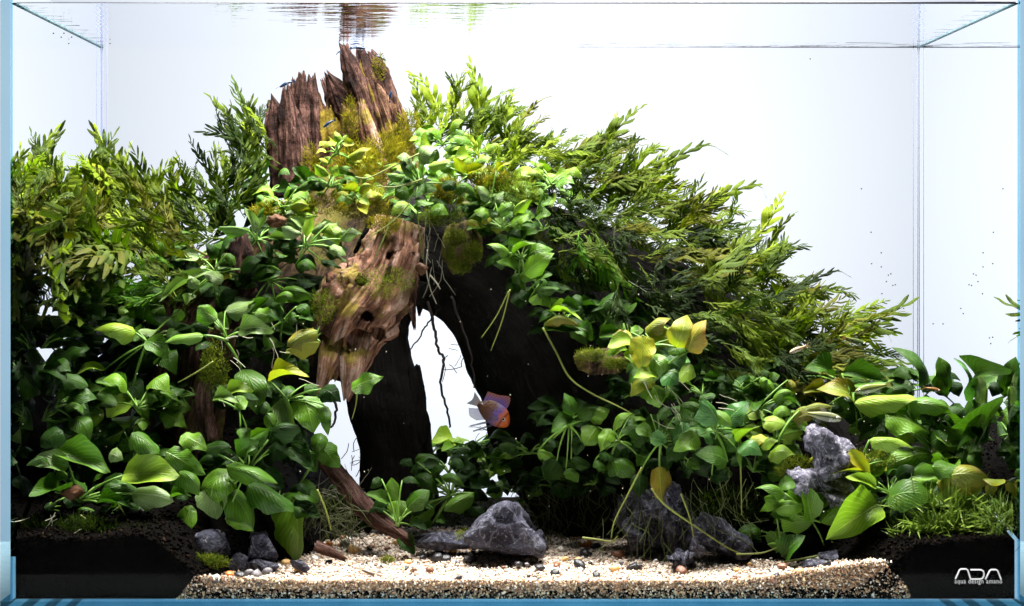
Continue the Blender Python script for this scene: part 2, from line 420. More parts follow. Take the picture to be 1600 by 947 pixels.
dm = bpy.data.meshes.new_from_object(fo.evaluated_get(bpy.context.evaluated_depsgraph_get()))
co = np.array([v.co[:] for v in dm.vertices]); bpy.data.objects.remove(fo); bpy.data.curves.remove(fc)
x0, x1 = co[:, 0].min(), co[:, 0].max(); a = LG(345, 562); b = LG(1152, 562); sc = (b[0] - a[0]) / (x1 - x0)
for v, c in zip(dm.vertices, co): v.co = (a[0] + (c[0] - x0) * sc, a[1], a[2] + c[1] * sc * 1.25)
dm.materials.append(logo_m); obj('lettering', dm, front)

# ------------------------------------------------------------------ substrate
def hills(x, y):
    xl = np.minimum(-.205 + .55 * y, -.150); xr = np.maximum(.229 - .80 * y, .06)
    L = smooth(0.03, -.02, x - xl); Rr = smooth(-.03, .02, x - xr)
    c = .006 + .03 * y + .10 * np.maximum(0, y - .19)
    zl = .036 + .30 * y; zr = .034 + .19 * y
    return c * (1 - L) * (1 - Rr) + zl * L + zr * Rr * (1 - L)
def sand_h(x, y):
    return .0095 + .035 * y + .012 * smooth(.12, .23, x) * smooth(.12, 0, y) + .003 * smooth(-.12, -.20, x) * smooth(.1, 0, y)
def field(name, xs, ys, fn, mat, n_amp, n_sc, skirt=True):
    X, Y = np.meshgrid(xs, ys); Z = fn(X, Y)
    Z = Z + n_amp * (fbm(np.stack([X * n_sc, Y * n_sc, X * 0], -1), 3) - .5)
    V = np.stack([X, Y, Z], -1).reshape(-1, 3); nx = len(xs); ny = len(ys)
    F = [(j * nx + i, j * nx + i + 1, (j + 1) * nx + i + 1, (j + 1) * nx + i) for j in range(ny - 1) for i in range(nx - 1)]
    V = list(map(tuple, V))
    if skirt:
        o = len(V)
        V += [V[i] for i in range(nx)] + [(float(x), float(ys[0]), .0003) for x in xs]
        F += [(o + nx + i, o + nx + i + 1, o + i + 1, o + i) for i in range(nx - 1)]
    return obj(name, mesh(name, V, F, mat))
tag(field('soil', np.linspace(-.2985, .2985, 150), np.linspace(.0012, .2985, 80), hills, soil_m, .006, 60), kind='structure')
def sand_fn(x, y):
    xl = -.203 + .55 * y; xr = .232 - .80 * y
    ins = smooth(-.012, .004, x - xl) * smooth(.012, -.004, x - xr) * smooth(.215, .19, y)
    return sand_h(x, y) * ins + (1 - ins) * .001
tag(field('sand', np.linspace(-.21, .24, 160), np.linspace(.0035, .216, 90), sand_fn, sand_m, .003, 45), kind='structure')

def sand_inside(x, y):
    return (x > -.203 + .55 * y) & (x < .231 - .80 * y) & (y < .20)
def grains(N, name, xy, zf, size, cols, seed, mat=None):
    r = np.random.default_rng(seed)
    base = np.array([(1, 0, 0), (0, 1, 0), (0, 0, 1), (-1, 0, 0), (0, -1, 0), (0, 0, -1)], float)
    tri = np.array([(0, 1, 2), (1, 3, 2), (3, 4, 2), (4, 0, 2), (1, 0, 5), (3, 1, 5), (4, 3, 5), (0, 4, 5)])
    x, y = xy; N = len(x); z = zf
    s = size[0] + (size[1] - size[0]) * r.random(N) ** 2.2
    q = r.normal(size=(N, 3, 3)); q, _ = np.linalg.qr(q)
    b = base[None] * (.7 + .6 * r.random((N, 6, 1))) * np.array([1.15, .9, .75])
    V = np.einsum('nij,nkj->nki', q, b) * s[:, None, None]
    V += np.stack([x, y, z], -1)[:, None, :]
    F = (tri[None] + (np.arange(N) * 6)[:, None, None]).reshape(-1, 3)
    c = np.asarray(cols[0])[r.choice(len(cols[0]), N, p=cols[1])] * (.75 + .5 * r.random((N, 1)))
    c = np.concatenate([np.clip(c, 0, .9), np.ones((N, 1))], 1)
    return tag(obj(name, big_mesh(name, V.reshape(-1, 3), F, mat or grain_m, np.repeat(c, 6, 0))), kind='stuff')
PAL = ([(.62, .54, .47), (.54, .43, .35), (.42, .28, .18), (.24, .12, .05), (.04, .03, .022), (.30, .27, .25)], [.42, .24, .13, .08, .07, .06])
N = 26000
x = rng.uniform(-.205, .232, N); y = .003 + .197 * rng.random(N) ** 1.3; k = sand_inside(x, y); x, y = x[k], y[k]
nz = .003 * (fbm(np.stack([x * 45, y * 45, x * 0], -1), 3) - .5)
grains(0, 'sand_grains', (x, y), sand_h(x, y) + nz + rng.uniform(-.0003, .0009, len(x)), (.00055, .0016), PAL, 1)
PAL_SHADE = ([(.55, .46, .38), (.36, .22, .12), (.22, .11, .05), (.08, .045, .028), (.58, .42, .24)], [.15, .25, .34, .18, .08])  # shade on the sand's front face put into a darker brown palette
N = 21000
x = rng.uniform(-.202, .236, N); z = rng.random(N); top = sand_h(x, 0 * x) + .001
top = top * smooth(-.203, -.19, x) * smooth(.237, .215, x) ** .4
grains(0, 'gravel', (x, rng.uniform(.0012, .0034, N)), .0006 + z * top, (.0005, .0013), PAL_SHADE, 2)

N = 15000
x = rng.uniform(-.297, .297, N); y = .002 + .25 * rng.random(N) ** 2; k = ~(sand_inside(x, y) & (hills(x, y) < sand_h(x, y))); x, y = x[k], y[k]
nz = .006 * (fbm(np.stack([x * 60, y * 60, x * 0], -1), 3) - .5)
grains(0, 'soil_granules', (x, y), hills(x, y) + nz + rng.uniform(-.0004, .0010, len(x)), (.0007, .0019), ([(.002, .0016, .0014), (.004, .003, .002), (.012, .007, .004)], [.6, .34, .06]), 5, soilgrain_m)
# rocks and pebbles
def rock_geo(seed, sub=4, planes=11, rough=.10, dmin=.55):
    r = np.random.default_rng(seed)
    bm_ = bpy.data.meshes.new('tmp'); import bmesh
    b = bmesh.new(); bmesh.ops.create_icosphere(b, subdivisions=sub, radius=1.0); b.to_mesh(bm_); b.free()
    V = np.array([v.co[:] for v in bm_.vertices]); F = [tuple(p.vertices) for p in bm_.polygons]; bpy.data.meshes.remove(bm_)
    n = r.normal(size=(planes, 3)); n /= np.linalg.norm(n, axis=1)[:, None]; d = r.uniform(dmin, .95, planes)
    dots = np.maximum(V @ n.T, 1e-3); rad = np.minimum(1.0, (d / dots).min(1))
    V = V * rad[:, None]
    V *= (1 + rough * (fbm(V * 2.6 + seed, seed) - .5) * 2)[:, None]
    return V, F
def rock(label, px, py, Y, wpx, hpx, dpx, seed, mat=rock_m, rotz=0., tilt=0., rough=.12, group=None, name='rock'):
    V, F = rock_geo(seed, 5 if mat is rock_pale else 4, 9, rough, .38)
    if mat is rock_pale:
        rid = np.abs(2 * fbm(V * np.array([3.4, 3.4, 1.5]) + seed, seed, 4) - 1); V = V * (1.1 - .75 * smooth(.22, .0, rid) * .55 - .5 * np.abs(2 * fbm(V * 5.5, seed + 3, 3) - 1))[:, None]
    k = K(Y) / 2
    V = V / np.abs(V).max(0) * np.array([wpx * k, dpx * k, hpx * k]) * 1.14
    c = P(px, py, Y)
    V = np.array(Matrix.Rotation(tilt, 3, 'Y') @ Matrix.Rotation(rotz, 3, 'Z')) @ V.T
    o = obj(name, mesh(name, V.T, F, mat)); o.location = c
    return tag(o, label, 'rock', group)
def hull_rock(label, pts, Yf, Yb, seed, mat=rock_m, rough=.0035):
    import bmesh
    b = bmesh.new(); r = random.Random(seed); cx = sum(p[0] for p in pts) / len(pts); cyy = sum(p[1] for p in pts) / len(pts)
    o_ = P(cx, cyy, .5 * (Yf + Yb))
    for x, y in pts:
        for Yq, sh in ((Yf + r.uniform(0, .006), .86), (.5 * (Yf + Yb) + r.uniform(-.006, .006), 1.0), (Yb, .75)):
            b.verts.new(P(cx + (x - cx) * sh, cyy + (y - cyy) * sh + (0 if sh == 1 else (4 if Yq < .5 * (Yf + Yb) else -2)), Yq) - o_)
    bmesh.ops.convex_hull(b, input=b.verts); 
    bmesh.ops.delete(b, geom=[v for v in b.verts if not v.link_faces], context='VERTS')
    bmesh.ops.triangulate(b, faces=b.faces)
    for _ in range(4): bmesh.ops.subdivide_edges(b, edges=b.edges, cuts=1, use_grid_fill=True)
    me = bpy.data.meshes.new('rock'); b.normal_update(); b.to_mesh(me); b.free()
    V = np.array([v.co[:] for v in me.vertices]); Nn = np.array([v.normal[:] for v in me.vertices])
    rid = 1 - np.abs(2 * fbm(V * np.array([150, 150, 60]) + seed, seed + 4, 4) - 1) * 2
    d = (fbm(V * 70 + seed, seed, 5) - .5) * 2 * rough + (rid * .0022 if rough > .006 else 0) - np.maximum(0, fbm(V * 45 + 9, seed + 2, 3) - .56) * rough * 9
    me.vertices.foreach_set('co', (V + Nn * d[:, None]).astype(np.float32).ravel()); me.materials.append(mat)
    me.polygons.foreach_set('use_smooth', np.ones(len(me.polygons), bool)); me.update()
    o = obj('rock', me); o.location = o_; return tag(o, label, 'rock')
hull_rock('large grey rock on the sand under the arch with a flat sloping top', [(722, 838), (732, 818), (764, 794), (790, 783), (806, 787), (826, 808), (858, 852), (852, 868), (800, 866), (736, 858)], .050, .12, 1, rough=.0055)
hull_rock('grey veined rock with green algae along its base at the foot of the driftwood', [(290, 850), (300, 832), (330, 826), (355, 832), (364, 855), (362, 884), (320, 892), (288, 880)], .022, .07, 2)
hull_rock('blue-grey wedge rock under the big drooping leaf', [(384, 868), (392, 832), (415, 826), (424, 842), (440, 866), (425, 880), (392, 878)], .030, .06, 3)
hull_rock('broken dark slate behind the hanging roots right of the arch', [(962, 812), (972, 778), (1000, 764), (1028, 786), (1062, 772), (1082, 806), (1088, 850), (1040, 866), (990, 852)], .070, .13, 5, rough=.009)
hull_rock('upright blue-grey slate point beside the spotted yellow leaf', [(1036, 806), (1040, 772), (1050, 752), (1062, 764), (1076, 800), (1070, 812)], .062, .09, 6, rough=.007)
hull_rock('tilted slate slab among the green roots', [(1080, 822), (1098, 806), (1126, 820), (1170, 850), (1166, 866), (1112, 852)], .055, .09, 7, rough=.007)
hull_rock('purple-grey stone at the front of the root tangle', [(1040, 868), (1058, 856), (1084, 866), (1092, 882), (1066, 888), (1044, 880)], .030, .06, 8, rough=.004)
hull_rock('white-veined rugged stone standing on the right bank', [(1262, 686), (1272, 672), (1290, 674), (1302, 694), (1324, 702), (1330, 722), (1316, 742), (1286, 742), (1274, 716)], .040, .075, 9, rock_pale, .009)
hull_rock('white-veined long stone lying below the standing one', [(1234, 738), (1248, 726), (1276, 742), (1312, 752), (1334, 770), (1338, 788), (1306, 794), (1266, 772), (1242, 756)], .038, .07, 10, rock_pale, .009)
rock('small grey rock wedged between the two left rocks', 375, 880, .035, 42, 32, 40, 15)
rock('flat dark rock lying in front of the wedge rock', 410, 888, .030, 50, 26, 36, 17)
rock('thin blue-grey stone chip beside the drooping leaf', 466, 883, .028, 34, 16, 20, 31, tilt=.35)
rock('small pale stone standing by the root tangle', 1090, 856, .050, 24, 30, 22, 53, mat=rock_pale)
rock('dark slate sunk in the sand at the right edge of the gravel', 1275, 886, .026, 46, 22, 30, 57)
rock('dark flat stone below the lower right rosette', 1312, 868, .035, 60, 18, 30, 59)
rock('dark stone peeking out behind the olive leaves on the bank', 1278, 602, .115, 44, 28, 34, 69)
rock('grey rock ledge half hidden behind the large rock', 700, 845, .095, 110, 26, 60, 71)

peb = {}
def peb_mat(nm, c): 
    if nm not in peb: peb[nm] = plain('pebble_' + nm, c, .35, tuple(min(1, v * 1.8) for v in c), 200, .3, .5)
    return peb[nm]
PC = {'black': (.012, .011, .014), 'grey': (.12, .11, .12), 'brown': (.12, .05, .025), 'tan': (.45, .27, .10), 'orange': (.42, .13, .03), 'white': (.7, .64, .56)}
PM = {}
for c in PC:
    for q in range(3):
        V, F = rock_geo(100 + q, 2, 9, .05); PM[c, q] = mesh('pebble', V * np.array([1, .8, .65]), F, peb_mat(c, PC[c]))
PLACES = [(760, 870, 'in front of the large grey rock, on its left'), (850, 875, 'in front of the large grey rock, on its right'), (690, 850, 'beside the low ledge left of the large grey rock'), (620, 875, 'on the sand right of the striped bottom fish'), (545, 880, 'on the sand left of the striped bottom fish'),
          (520, 850, 'at the foot of the diagonal branch'), (600, 850, 'under the rosette on the sand'), (350, 900, 'in front of the two left rocks'), (440, 895, 'in front of the drooping leaf'), (690, 905, 'on the open sand by the front glass, in the middle'), (820, 905, 'on the open sand near the front glass, right of the middle'),
          (910, 885, 'on the open sand between the large grey rock and the slate'), (960, 850, 'at the edge of the root tangle'), (1000, 885, 'in front of the broken slate'), (1070, 895, 'in front of the purple-grey stone'), (1150, 890, 'on the open sand right of the purple-grey stone'), (1230, 895, 'at the right end of the sand'), (1290, 870, 'by the dark stones at the right sand edge')]
def pebble(px, py, s, c, label=None):
    # depth from the sand level at that row of the picture
    Y = .05
    for _ in range(12):
        xx_ = P(px, py, Y).x; z = float(sand_h(np.float64(xx_), np.float64(Y))) + .0008 + .003 * (float(fbm(np.array([xx_ * 45, Y * 45, 0.]), 3)) - .5); Y = min(.2, max(.004, (CAMZ - z) * FPX / (py - 377) - CAMD))
    p = P(px, py, Y); o = obj('pebble', PM[c, R.randrange(3)]); r = s * K(Y) * .74
    o.location = (p.x, p.y, p.z + r * .32); o.scale = (r * R.uniform(.9, 1.25), r, r * R.uniform(.75, 1.05)); o.rotation_euler = (R.uniform(-.4, .4), R.uniform(-.4, .4), R.uniform(0, 6.3))
    lm = min(PLACES, key=lambda q: math.hypot(px - q[0], (py - q[1]) * 2)); sz = 'large' if s > 15 else 'medium' if s > 11 else 'small' if s > 7 else 'tiny'
    return tag(o, f'{sz} {c} pebble {lm[2]}', 'pebble', f'{sz} {c} pebbles {lm[2]}')
Dz = lambda x, y: (600 + x / 3.1875, 650 + y / 3.1875)
Ez = lambda x, y: (900 + x / 3.1875, 650 + y / 3.1875)
Bz = lambda x, y: (200 + x / 3.1875, 650 + y / 3.1875)
for fn, txt in ((Dz, '440 665 40 black;275 683 42 black;265 722 60 black;305 720 42 black;378 642 55 black;438 695 36 black;480 692 30 black;425 728 60 black;368 735 26 grey;190 712 32 black;228 775 40 brown;370 815 36 black;570 718 40 black;640 703 44 brown;685 685 36 black;670 748 40 black;710 745 28 grey;775 768 54 black;855 790 44 black;860 752 38 brown;975 755 56 black;1058 800 30 black;1000 692 48 black;1020 648 40 orange;1055 655 38 black;1168 700 60 brown;1210 695 34 black;1240 762 50 black;600 645 34 grey;545 670 34 brown;520 632 44 white;655 655 32 tan;720 672 34 tan;340 685 38 tan;318 642 44 tan;215 650 36 tan;120 738 34 tan;112 762 22 black;150 770 24 brown;140 655 56 white;90 655 36 white;60 640 40 tan;900 720 30 tan;965 725 38 tan;1150 770 44 tan;1018 848 30 black;770 825 22 black;575 832 24 tan;625 845 26 white'),
                (Ez, '40 690 44 black;20 755 50 black;290 760 50 black;100 798 36 black;62 845 24 black;525 782 50 brown;800 772 30 tan;1030 762 46 brown;1000 802 38 black;990 828 50 brown;1040 808 30 orange;1072 815 22 black;1228 690 46 orange;1115 780 40 tan;60 648 44 orange;195 770 36 tan;690 835 22 black;820 848 24 tan;400 640 70 grey;1155 740 44 white;1195 725 40 white;1250 745 40 black'),
                (Bz, '510 795 40 orange;560 803 48 black;440 820 50 white;600 790 44 grey;640 795 50 grey;690 785 46 grey;785 738 40 tan;850 772 44 tan;750 757 32 white;715 808 34 white;655 835 34 brown;1005 645 38 orange;1080 652 50 black;1120 680 60 tan;1000 738 36 black;1190 690 34 grey;930 715 30 white;1105 620 28 white;485 790 22 brown;270 850 30 grey')):
    for t in txt.split(';'):
        a_, b_, s_, c_ = t.split(); q = fn(float(a_), float(b_)); pebble(q[0], q[1], float(s_) / 3.19, c_)
for _ in range(70):
    px = R.uniform(470, 1330); py = R.uniform(858, 912); pebble(px, py, R.uniform(3.2, 7.5), R.choice(['tan', 'brown', 'black', 'white', 'grey', 'tan', 'white']))
for _ in range(26):
    px = R.uniform(520, 1000); py = R.uniform(838, 862); pebble(px, py, R.uniform(5, 10), R.choice(['tan', 'brown', 'black', 'white', 'tan', 'orange']))

# ------------------------------------------------------------------ driftwood
def wood_geo(path, hw, seed, Y, thick=.6, K_=44, n=46, jag=(.0, .12), groove=.30, fine=.16, freq=2.6, lfreq=1.1, holes=()):
    """path in photograph pixels, hw half-widths in pixels; grooved, ragged-ended driftwood"""
    Ys = Y if hasattr(Y, '__len__') else [Y] * len(path)
    C = catmull([tuple(P(x, y, yy)) for (x, y), yy in zip(path, Ys)], n)
    hwm = catmull([(h * K(yy),) for h, yy in zip(hw, Ys)], n)[:, 0]
    T_ = np.gradient(C, axis=0); T_ /= np.linalg.norm(T_, axis=1)[:, None]
    B = np.array([0, -1., 0]); B = B - T_ * (T_ @ B)[:, None]; B /= np.linalg.norm(B, axis=1)[:, None]
    A = np.cross(T_, B)
    s = np.concatenate([[0], np.cumsum(np.linalg.norm(np.diff(C, axis=0), axis=1))]); Lm = s[-1]; w0 = float(hwm.mean())
    th = np.linspace(0, 2 * np.pi, K_ + 1) + np.pi / 2      # seam at the back
    TH, SS = np.meshgrid(th, s)
    ct, st = np.cos(TH), np.sin(TH)
    q = np.stack([ct * freq, st * freq, SS / w0 * .28 * lfreq + seed], -1)
    g = 1 - np.abs(2 * fbm(q, seed, 3) - 1) * 2.2
    g2 = 1 - np.abs(2 * fbm(q * np.array([2.7, 2.7, 1.2]), seed + 5, 3) - 1) * 2.2
    f = fbm(np.stack([ct * 5, st * 5, SS / w0 * 2.2], -1), seed + 9, 4) - .5
    m = 1 + groove * (g * .65 + g2 * .35 - .55) + fine * f
    # ragged ends: push the last rings along the axis
    rag0 = (fbm(np.stack([np.cos(th) * freq, np.sin(th) * freq, th * 0 + seed], -1), seed + 3, 3) - .5) * 2
    rag1 = (fbm(np.stack([np.cos(th) * freq, np.sin(th) * freq, th * 0 + seed + 7], -1), seed + 4, 3) - .5) * 2
    u = SS / Lm
    push = jag[1] * Lm * smooth(.72, 1.0, u) * rag1[None, :] - jag[0] * Lm * smooth(.28, 0., u) * rag0[None, :]
    Pn = C[:, None, :] + A[:, None, :] * (ct * m * hwm[:, None])[..., None] + B[:, None, :] * (-st * m * hwm[:, None] * thick)[..., None] + T_[:, None, :] * push[..., None]
    for hx, hy, hr in holes:
        kk = (CAMD + Pn[..., 1]) / FPX; qx = (Pn[..., 0] - CAMX) / kk + 763; qy = 377 - (Pn[..., 2] - CAMZ) / kk
        dd_ = np.hypot(qx - hx, (qy - hy)) / hr; fr_n = (st < .2)
        Pn[..., 1] += np.where(fr_n, smooth(1.2, .6, dd_) * hr * 2.6 * kk, 0)
    V = Pn.reshape(-1, 3); W_ = K_ + 1
    F = [(i * W_ + k, i * W_ + k + 1, (i + 1) * W_ + k + 1, (i + 1) * W_ + k) for i in range(n - 1) for k in range(K_)]
    uv = np.stack([TH / (2 * np.pi) * 2 * np.pi * w0, SS], -1).reshape(-1, 2)
    V = list(map(tuple, V)); uv = list(map(tuple, uv))
    for ring, sg in ((0, -1), (n - 1, 1)):
        c = Pn[ring].mean(0) - T_[ring] * sg * hwm[ring] * .5; V.append(tuple(c)); uv.append((0, s[ring])); ci = len(V) - 1
        for k in range(K_):
            F.append((ring * W_ + k, ring * W_ + k + 1, ci) if sg > 0 else (ring * W_ + k + 1, ring * W_ + k, ci))
    return V, F, uv
def wood_part(root, name, mat, path, hw, seed, Y, **kw):
    V, F, uv = wood_geo(path, hw, seed, Y, **kw); o_ = root.location
    V = [(max(-.2985, min(.2985, v[0])), max(.002, min(.2975, v[1])), max(.0012, v[2])) for v in V]
    V = [(v[0] - o_.x, v[1] - o_.y, v[2] - o_.z) for v in V]
    return obj(name, mesh(name, V, F, mat, uv), root)
stump = thing('driftwood_stump', P(520, 420, .16), 'dark red driftwood stump with jagged broken spires reaching up to the water surface', 'driftwood')
wp = lambda *a, **k: wood_part(stump, *a, **k)
wp('body', wood_mos, [(440, 560), (485, 440), (525, 360), (555, 282)], [130, 112, 92, 58], 3, [.205, .215, .235, .255], thick=.5, groove=.25, jag=(0, .05))
# left shard with its fingers
wp('spire', wood_red, [(467, 345), (462, 310), (452, 250), (447, 195), (440, 160)], [15, 15, 26, 30, 20], 11, 0.260, thick=.6, jag=(.0, .16), groove=.55, freq=3.6)
wp('spire', wood_red, [(437, 310), (430, 240), (425, 200), (424, 172)], [12, 12, 11, 6], 12, 0.255, groove=.55, freq=3.4, K_=36, n=26)
wp('spire', wood_red, [(454, 290), (452, 220), (450, 175), (447, 138)], [17, 17, 15, 6], 13, 0.253, groove=.55, freq=3.4, K_=36, n=30)
wp('spire', wood_red, [(474, 310), (468, 240), (464, 205), (460, 178)], [16, 16, 13, 6], 14, 0.253, groove=.55, freq=3.4, K_=36, n=26)
# second shard
wp('spire', wood_redm, [(498, 345), (492, 275), (486, 220), (482, 165), (476, 135)], [24, 24, 25, 21, 15], 15, 0.265, groove=.55, freq=3.6, jag=(0, .12))
wp('spire', wood_red, [(477, 260), (474, 190), (472, 150), (471, 116)], [11, 11, 10, 5], 16, 0.257, groove=.55, freq=3.4, K_=36, n=26)
wp('spire', wood_red, [(494, 250), (490, 180), (488, 150), (487, 121)], [9, 9, 9, 5], 17, 0.259, groove=.55, freq=3.4, K_=36, n=26)
wp('spire', wood_red, [(483, 255), (470, 185), (463, 155), (461, 128)], [10, 10, 9, 5], 18, 0.261, groove=.55, freq=3.4, K_=36, n=26)
wp('spire', wood_redm, [(540, 345), (528, 270), (518, 210), (514, 168)], [24, 22, 18, 9], 29, .266, groove=.55, freq=3.6)
# thin and leaning middle pieces
wp('spire', wood_brn, [(535, 250), (522, 180), (515, 150), (506, 128)], [9, 9, 8, 4], 19, 0.273, groove=.55, freq=3.4, K_=36, n=26)
wp('spire', wood_red, [(559, 275), (546, 205), (537, 165), (524, 135), (513, 116)], [12, 12, 17, 13, 4], 20, 0.265, groove=.6, freq=4.2, jag=(0, .1))
wp('spire', wood_redm, [(574, 320), (562, 250), (552, 205), (545, 165)], [22, 22, 20, 12], 21, 0.257, groove=.55, freq=3.6)
# the tall right spire
wp('spire', wood_redm, [(628, 332), (612, 262), (594, 200), (575, 140), (560, 100)], [40, 40, 36, 31, 25], 22, 0.265, groove=.6, freq=4.2, jag=(0, .10), K_=60)
wp('spire', wood_red, [(584, 240), (568, 170), (554, 120), (545, 95), (538, 72)], [16, 16, 15, 12, 6], 23, 0.258, groove=.6, freq=4.2, K_=32)
wp('spire', wood_red, [(596, 210), (580, 140), (570, 105), (564, 78)], [12, 12, 11, 6], 24, 0.261, groove=.55, freq=3.6, K_=40, n=30)
wp('spire', wood_red, [(630, 230), (610, 160), (594, 115), (579, 84)], [12, 12, 13, 6], 25, 0.263, groove=.55, freq=3.6, K_=40, n=30)
wp('spire', wood_redm, [(646, 305), (632, 235), (622, 195), (612, 150)], [16, 16, 15, 8], 26, 0.265, groove=.55, freq=3.4, K_=40, n=30)
wp('spire', wood_tan, [(609, 320), (590, 250), (575, 205), (566, 165)], [14, 14, 12, 5], 28, 0.247, groove=.55, freq=3.4, K_=40, n=30)

def lump(root, c, Y, half, seed):
    V, F = rock_geo(seed, 4, 7, .30, .6); V = V * np.array([half[0], half[2], half[1]]) * K(Y) + np.array(P(*c, Y) - root.location)
    return obj('knob', mesh('knob', V, F, wood_mos, np.stack([V[:, 0], V[:, 2]], -1)), root)
arch = thing('driftwood_arch', P(1000, 780, .17), 'massive black driftwood trunk arching from the stump down to the right bank', 'driftwood')
wood_part(arch, 'trunk', wood_blk, [(585, 330), (680, 380), (778, 438), (862, 538), (930, 660), (990, 800)], [70, 92, 106, 134, 156, 140], 31, .185, thick=.5, n=70, K_=60, groove=.14, fine=.12)
lump(arch, (722, 388), .135, (34, 42, 30), 32)
lump(arch, (942, 563), .095, (46, 22, 30), 33)
for q, (x0_, y0_, x1_, y1_, hw_) in enumerate(((660, 440, 655, 492, 11), (700, 430, 690, 478, 16), (640, 430, 640, 478, 14), (625, 460, 627, 505, 8), (715, 440, 712, 486, 10))):
    wood_part(arch, 'splinter', wood_blk, [(x0_, y0_), (.5 * (x0_ + x1_), .5 * (y0_ + y1_)), (x1_, y1_)], [hw_, hw_ * .8, 2], 34 + q, .17, K_=20, n=20, groove=.4)

leg = thing('driftwood_post', P(622, 780, .165), 'black driftwood leg standing on the sand left of the arch opening', 'driftwood')
wood_part(leg, 'trunk', wood_blk, [(605, 420), (596, 520), (602, 620), (618, 700), (626, 800)], [56, 42, 58, 57, 62], 41, .175, thick=.5, n=60, groove=.14)
wood_part(leg, 'stub', wood_blk, [(640, 700), (642, 630), (640, 574)], [28, 22, 16], 42, .172, groove=.3, jag=(0, .08))

slab = thing('driftwood_slab', P(600, 360, .12), 'brown eroded driftwood slab hanging in front of the arch with pointed drips below', 'driftwood')
ws_ = lambda *a, **k: wood_part(slab, *a, **k)
ws_('slab_body', wood_tan, [(622, 345), (604, 405), (580, 455), (552, 498), (535, 530)], [34, 47, 58, 56, 40], 51, [.12, .112, .105, .10, .098], thick=.42, groove=.5, fine=.5, K_=120, n=120, jag=(0, .16), lfreq=1.8, freq=3.2, holes=((572, 493, 9), (558, 530, 17), (590, 520, 10), (500, 530, 10), (565, 440, 7), (610, 400, 7), (528, 565, 8)))
ws_('finger', wood_tan, [(530, 505), (514, 560), (500, 614)], [20, 16, 6], 52, [.112, .092, .088], groove=.35, K_=28)
ws_('finger', wood_tan, [(560, 500), (551, 565), (541, 622)], [26, 22, 4], 53, [.112, .093, .089], groove=.4, fine=.3, K_=32)
ws_('finger', wood_tan, [(592, 470), (580, 530), (564, 580)], [20, 18, 6], 54, [.116, .099, .096], groove=.4, fine=.3, K_=28)
ws_('finger', wood_tan, [(545, 505), (532, 555), (522, 590)], [18, 13, 4], 59, [.110, .096, .094], groove=.4, fine=.3, K_=28)
ws_('finger', wood_brn, [(633, 395), (640, 450), (648, 512)], [16, 10, 2], 55, .108, groove=.45, K_=28)
ws_('finger', wood_brn, [(488, 535), (489, 555), (487, 572)], [4, 5, 2], 56, .098, groove=.4, K_=16, n=20)
ws_('finger', wood_tan, [(640, 380), (628, 420), (612, 470)], [18, 20, 14], 57, [.116, .104, .108], groove=.45, fine=.3, K_=32)
ws_('finger', wood_tan, [(525, 440), (518, 470), (500, 510)], [20, 24, 18], 58, [.118, .104, .112], groove=.4, fine=.3, K_=32)

log = thing('driftwood_log', P(255, 850, .12), 'brown bark-like driftwood log rising behind the broad leaves on the left', 'driftwood')
wood_part(log, 'trunk', wood_brn, [(235, 870), (262, 740), (278, 640), (300, 520), (345, 420)], [52, 46, 50, 62, 60], 61, [.10, .105, .115, .13, .15], groove=.4, n=60)
wood_part(log, 'limb', wood_mos, [(315, 700), (332, 600), (345, 520)], [28, 24, 22], 62, .085, groove=.35)
wood_part(log, 'limb', wood_brn, [(325, 690), (318, 640), (320, 600)], [16, 14, 10], 63, .07, groove=.4)
knot = thing('driftwood_knot', P(374, 415, .10), 'small reddish driftwood point showing between the waxy leaves below the left spires', 'driftwood')
wood_part(knot, 'point', wood_red, [(364, 425), (370, 390), (374, 362)], [18, 14, 6], 64, .098, groove=.45, K_=28, n=30)
wood_part(knot, 'point', wood_red, [(388, 420), (384, 395), (380, 368)], [16, 12, 5], 65, .099, groove=.45, K_=28, n=30)
rootlog = thing('driftwood_branch', P(575, 800, .10), 'dark diagonal driftwood branch running down to the sand at the arch foot', 'driftwood')
wood_part(rootlog, 'branch', wood_brn, [(498, 705), (535, 752), (578, 802), (640, 846)], [13, 14, 15, 6], 66, [.11, .10, .09, .08], groove=.4)
wood_part(rootlog, 'branch', wood_brn, [(492, 852), (515, 862), (540, 874)], [8, 8, 3], 67, .06, groove=.4, K_=20, n=20)
bulk = thing('driftwood_fill_left', P(380, 860, .18), 'added black wood fill blocking the backdrop behind the left plants', 'driftwood')  # added dark core, hides the bright backdrop behind the left foliage
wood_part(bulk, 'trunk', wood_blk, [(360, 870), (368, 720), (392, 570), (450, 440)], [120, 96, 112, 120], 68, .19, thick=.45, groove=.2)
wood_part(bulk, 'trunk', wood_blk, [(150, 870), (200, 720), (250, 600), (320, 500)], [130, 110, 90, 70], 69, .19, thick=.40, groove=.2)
bank = thing('driftwood_fill_right', P(1150, 800, .20), 'added black wood fill blocking the backdrop under the right ferns', 'driftwood')  # dark filler added so the backdrop does not shine through the ferns
wood_part(bank, 'trunk', wood_blk, [(800, 365), (950, 440), (1080, 530), (1200, 630), (1280, 780)], [60, 80, 90, 90, 80], 70, .215, thick=.4, groove=.2, n=60)

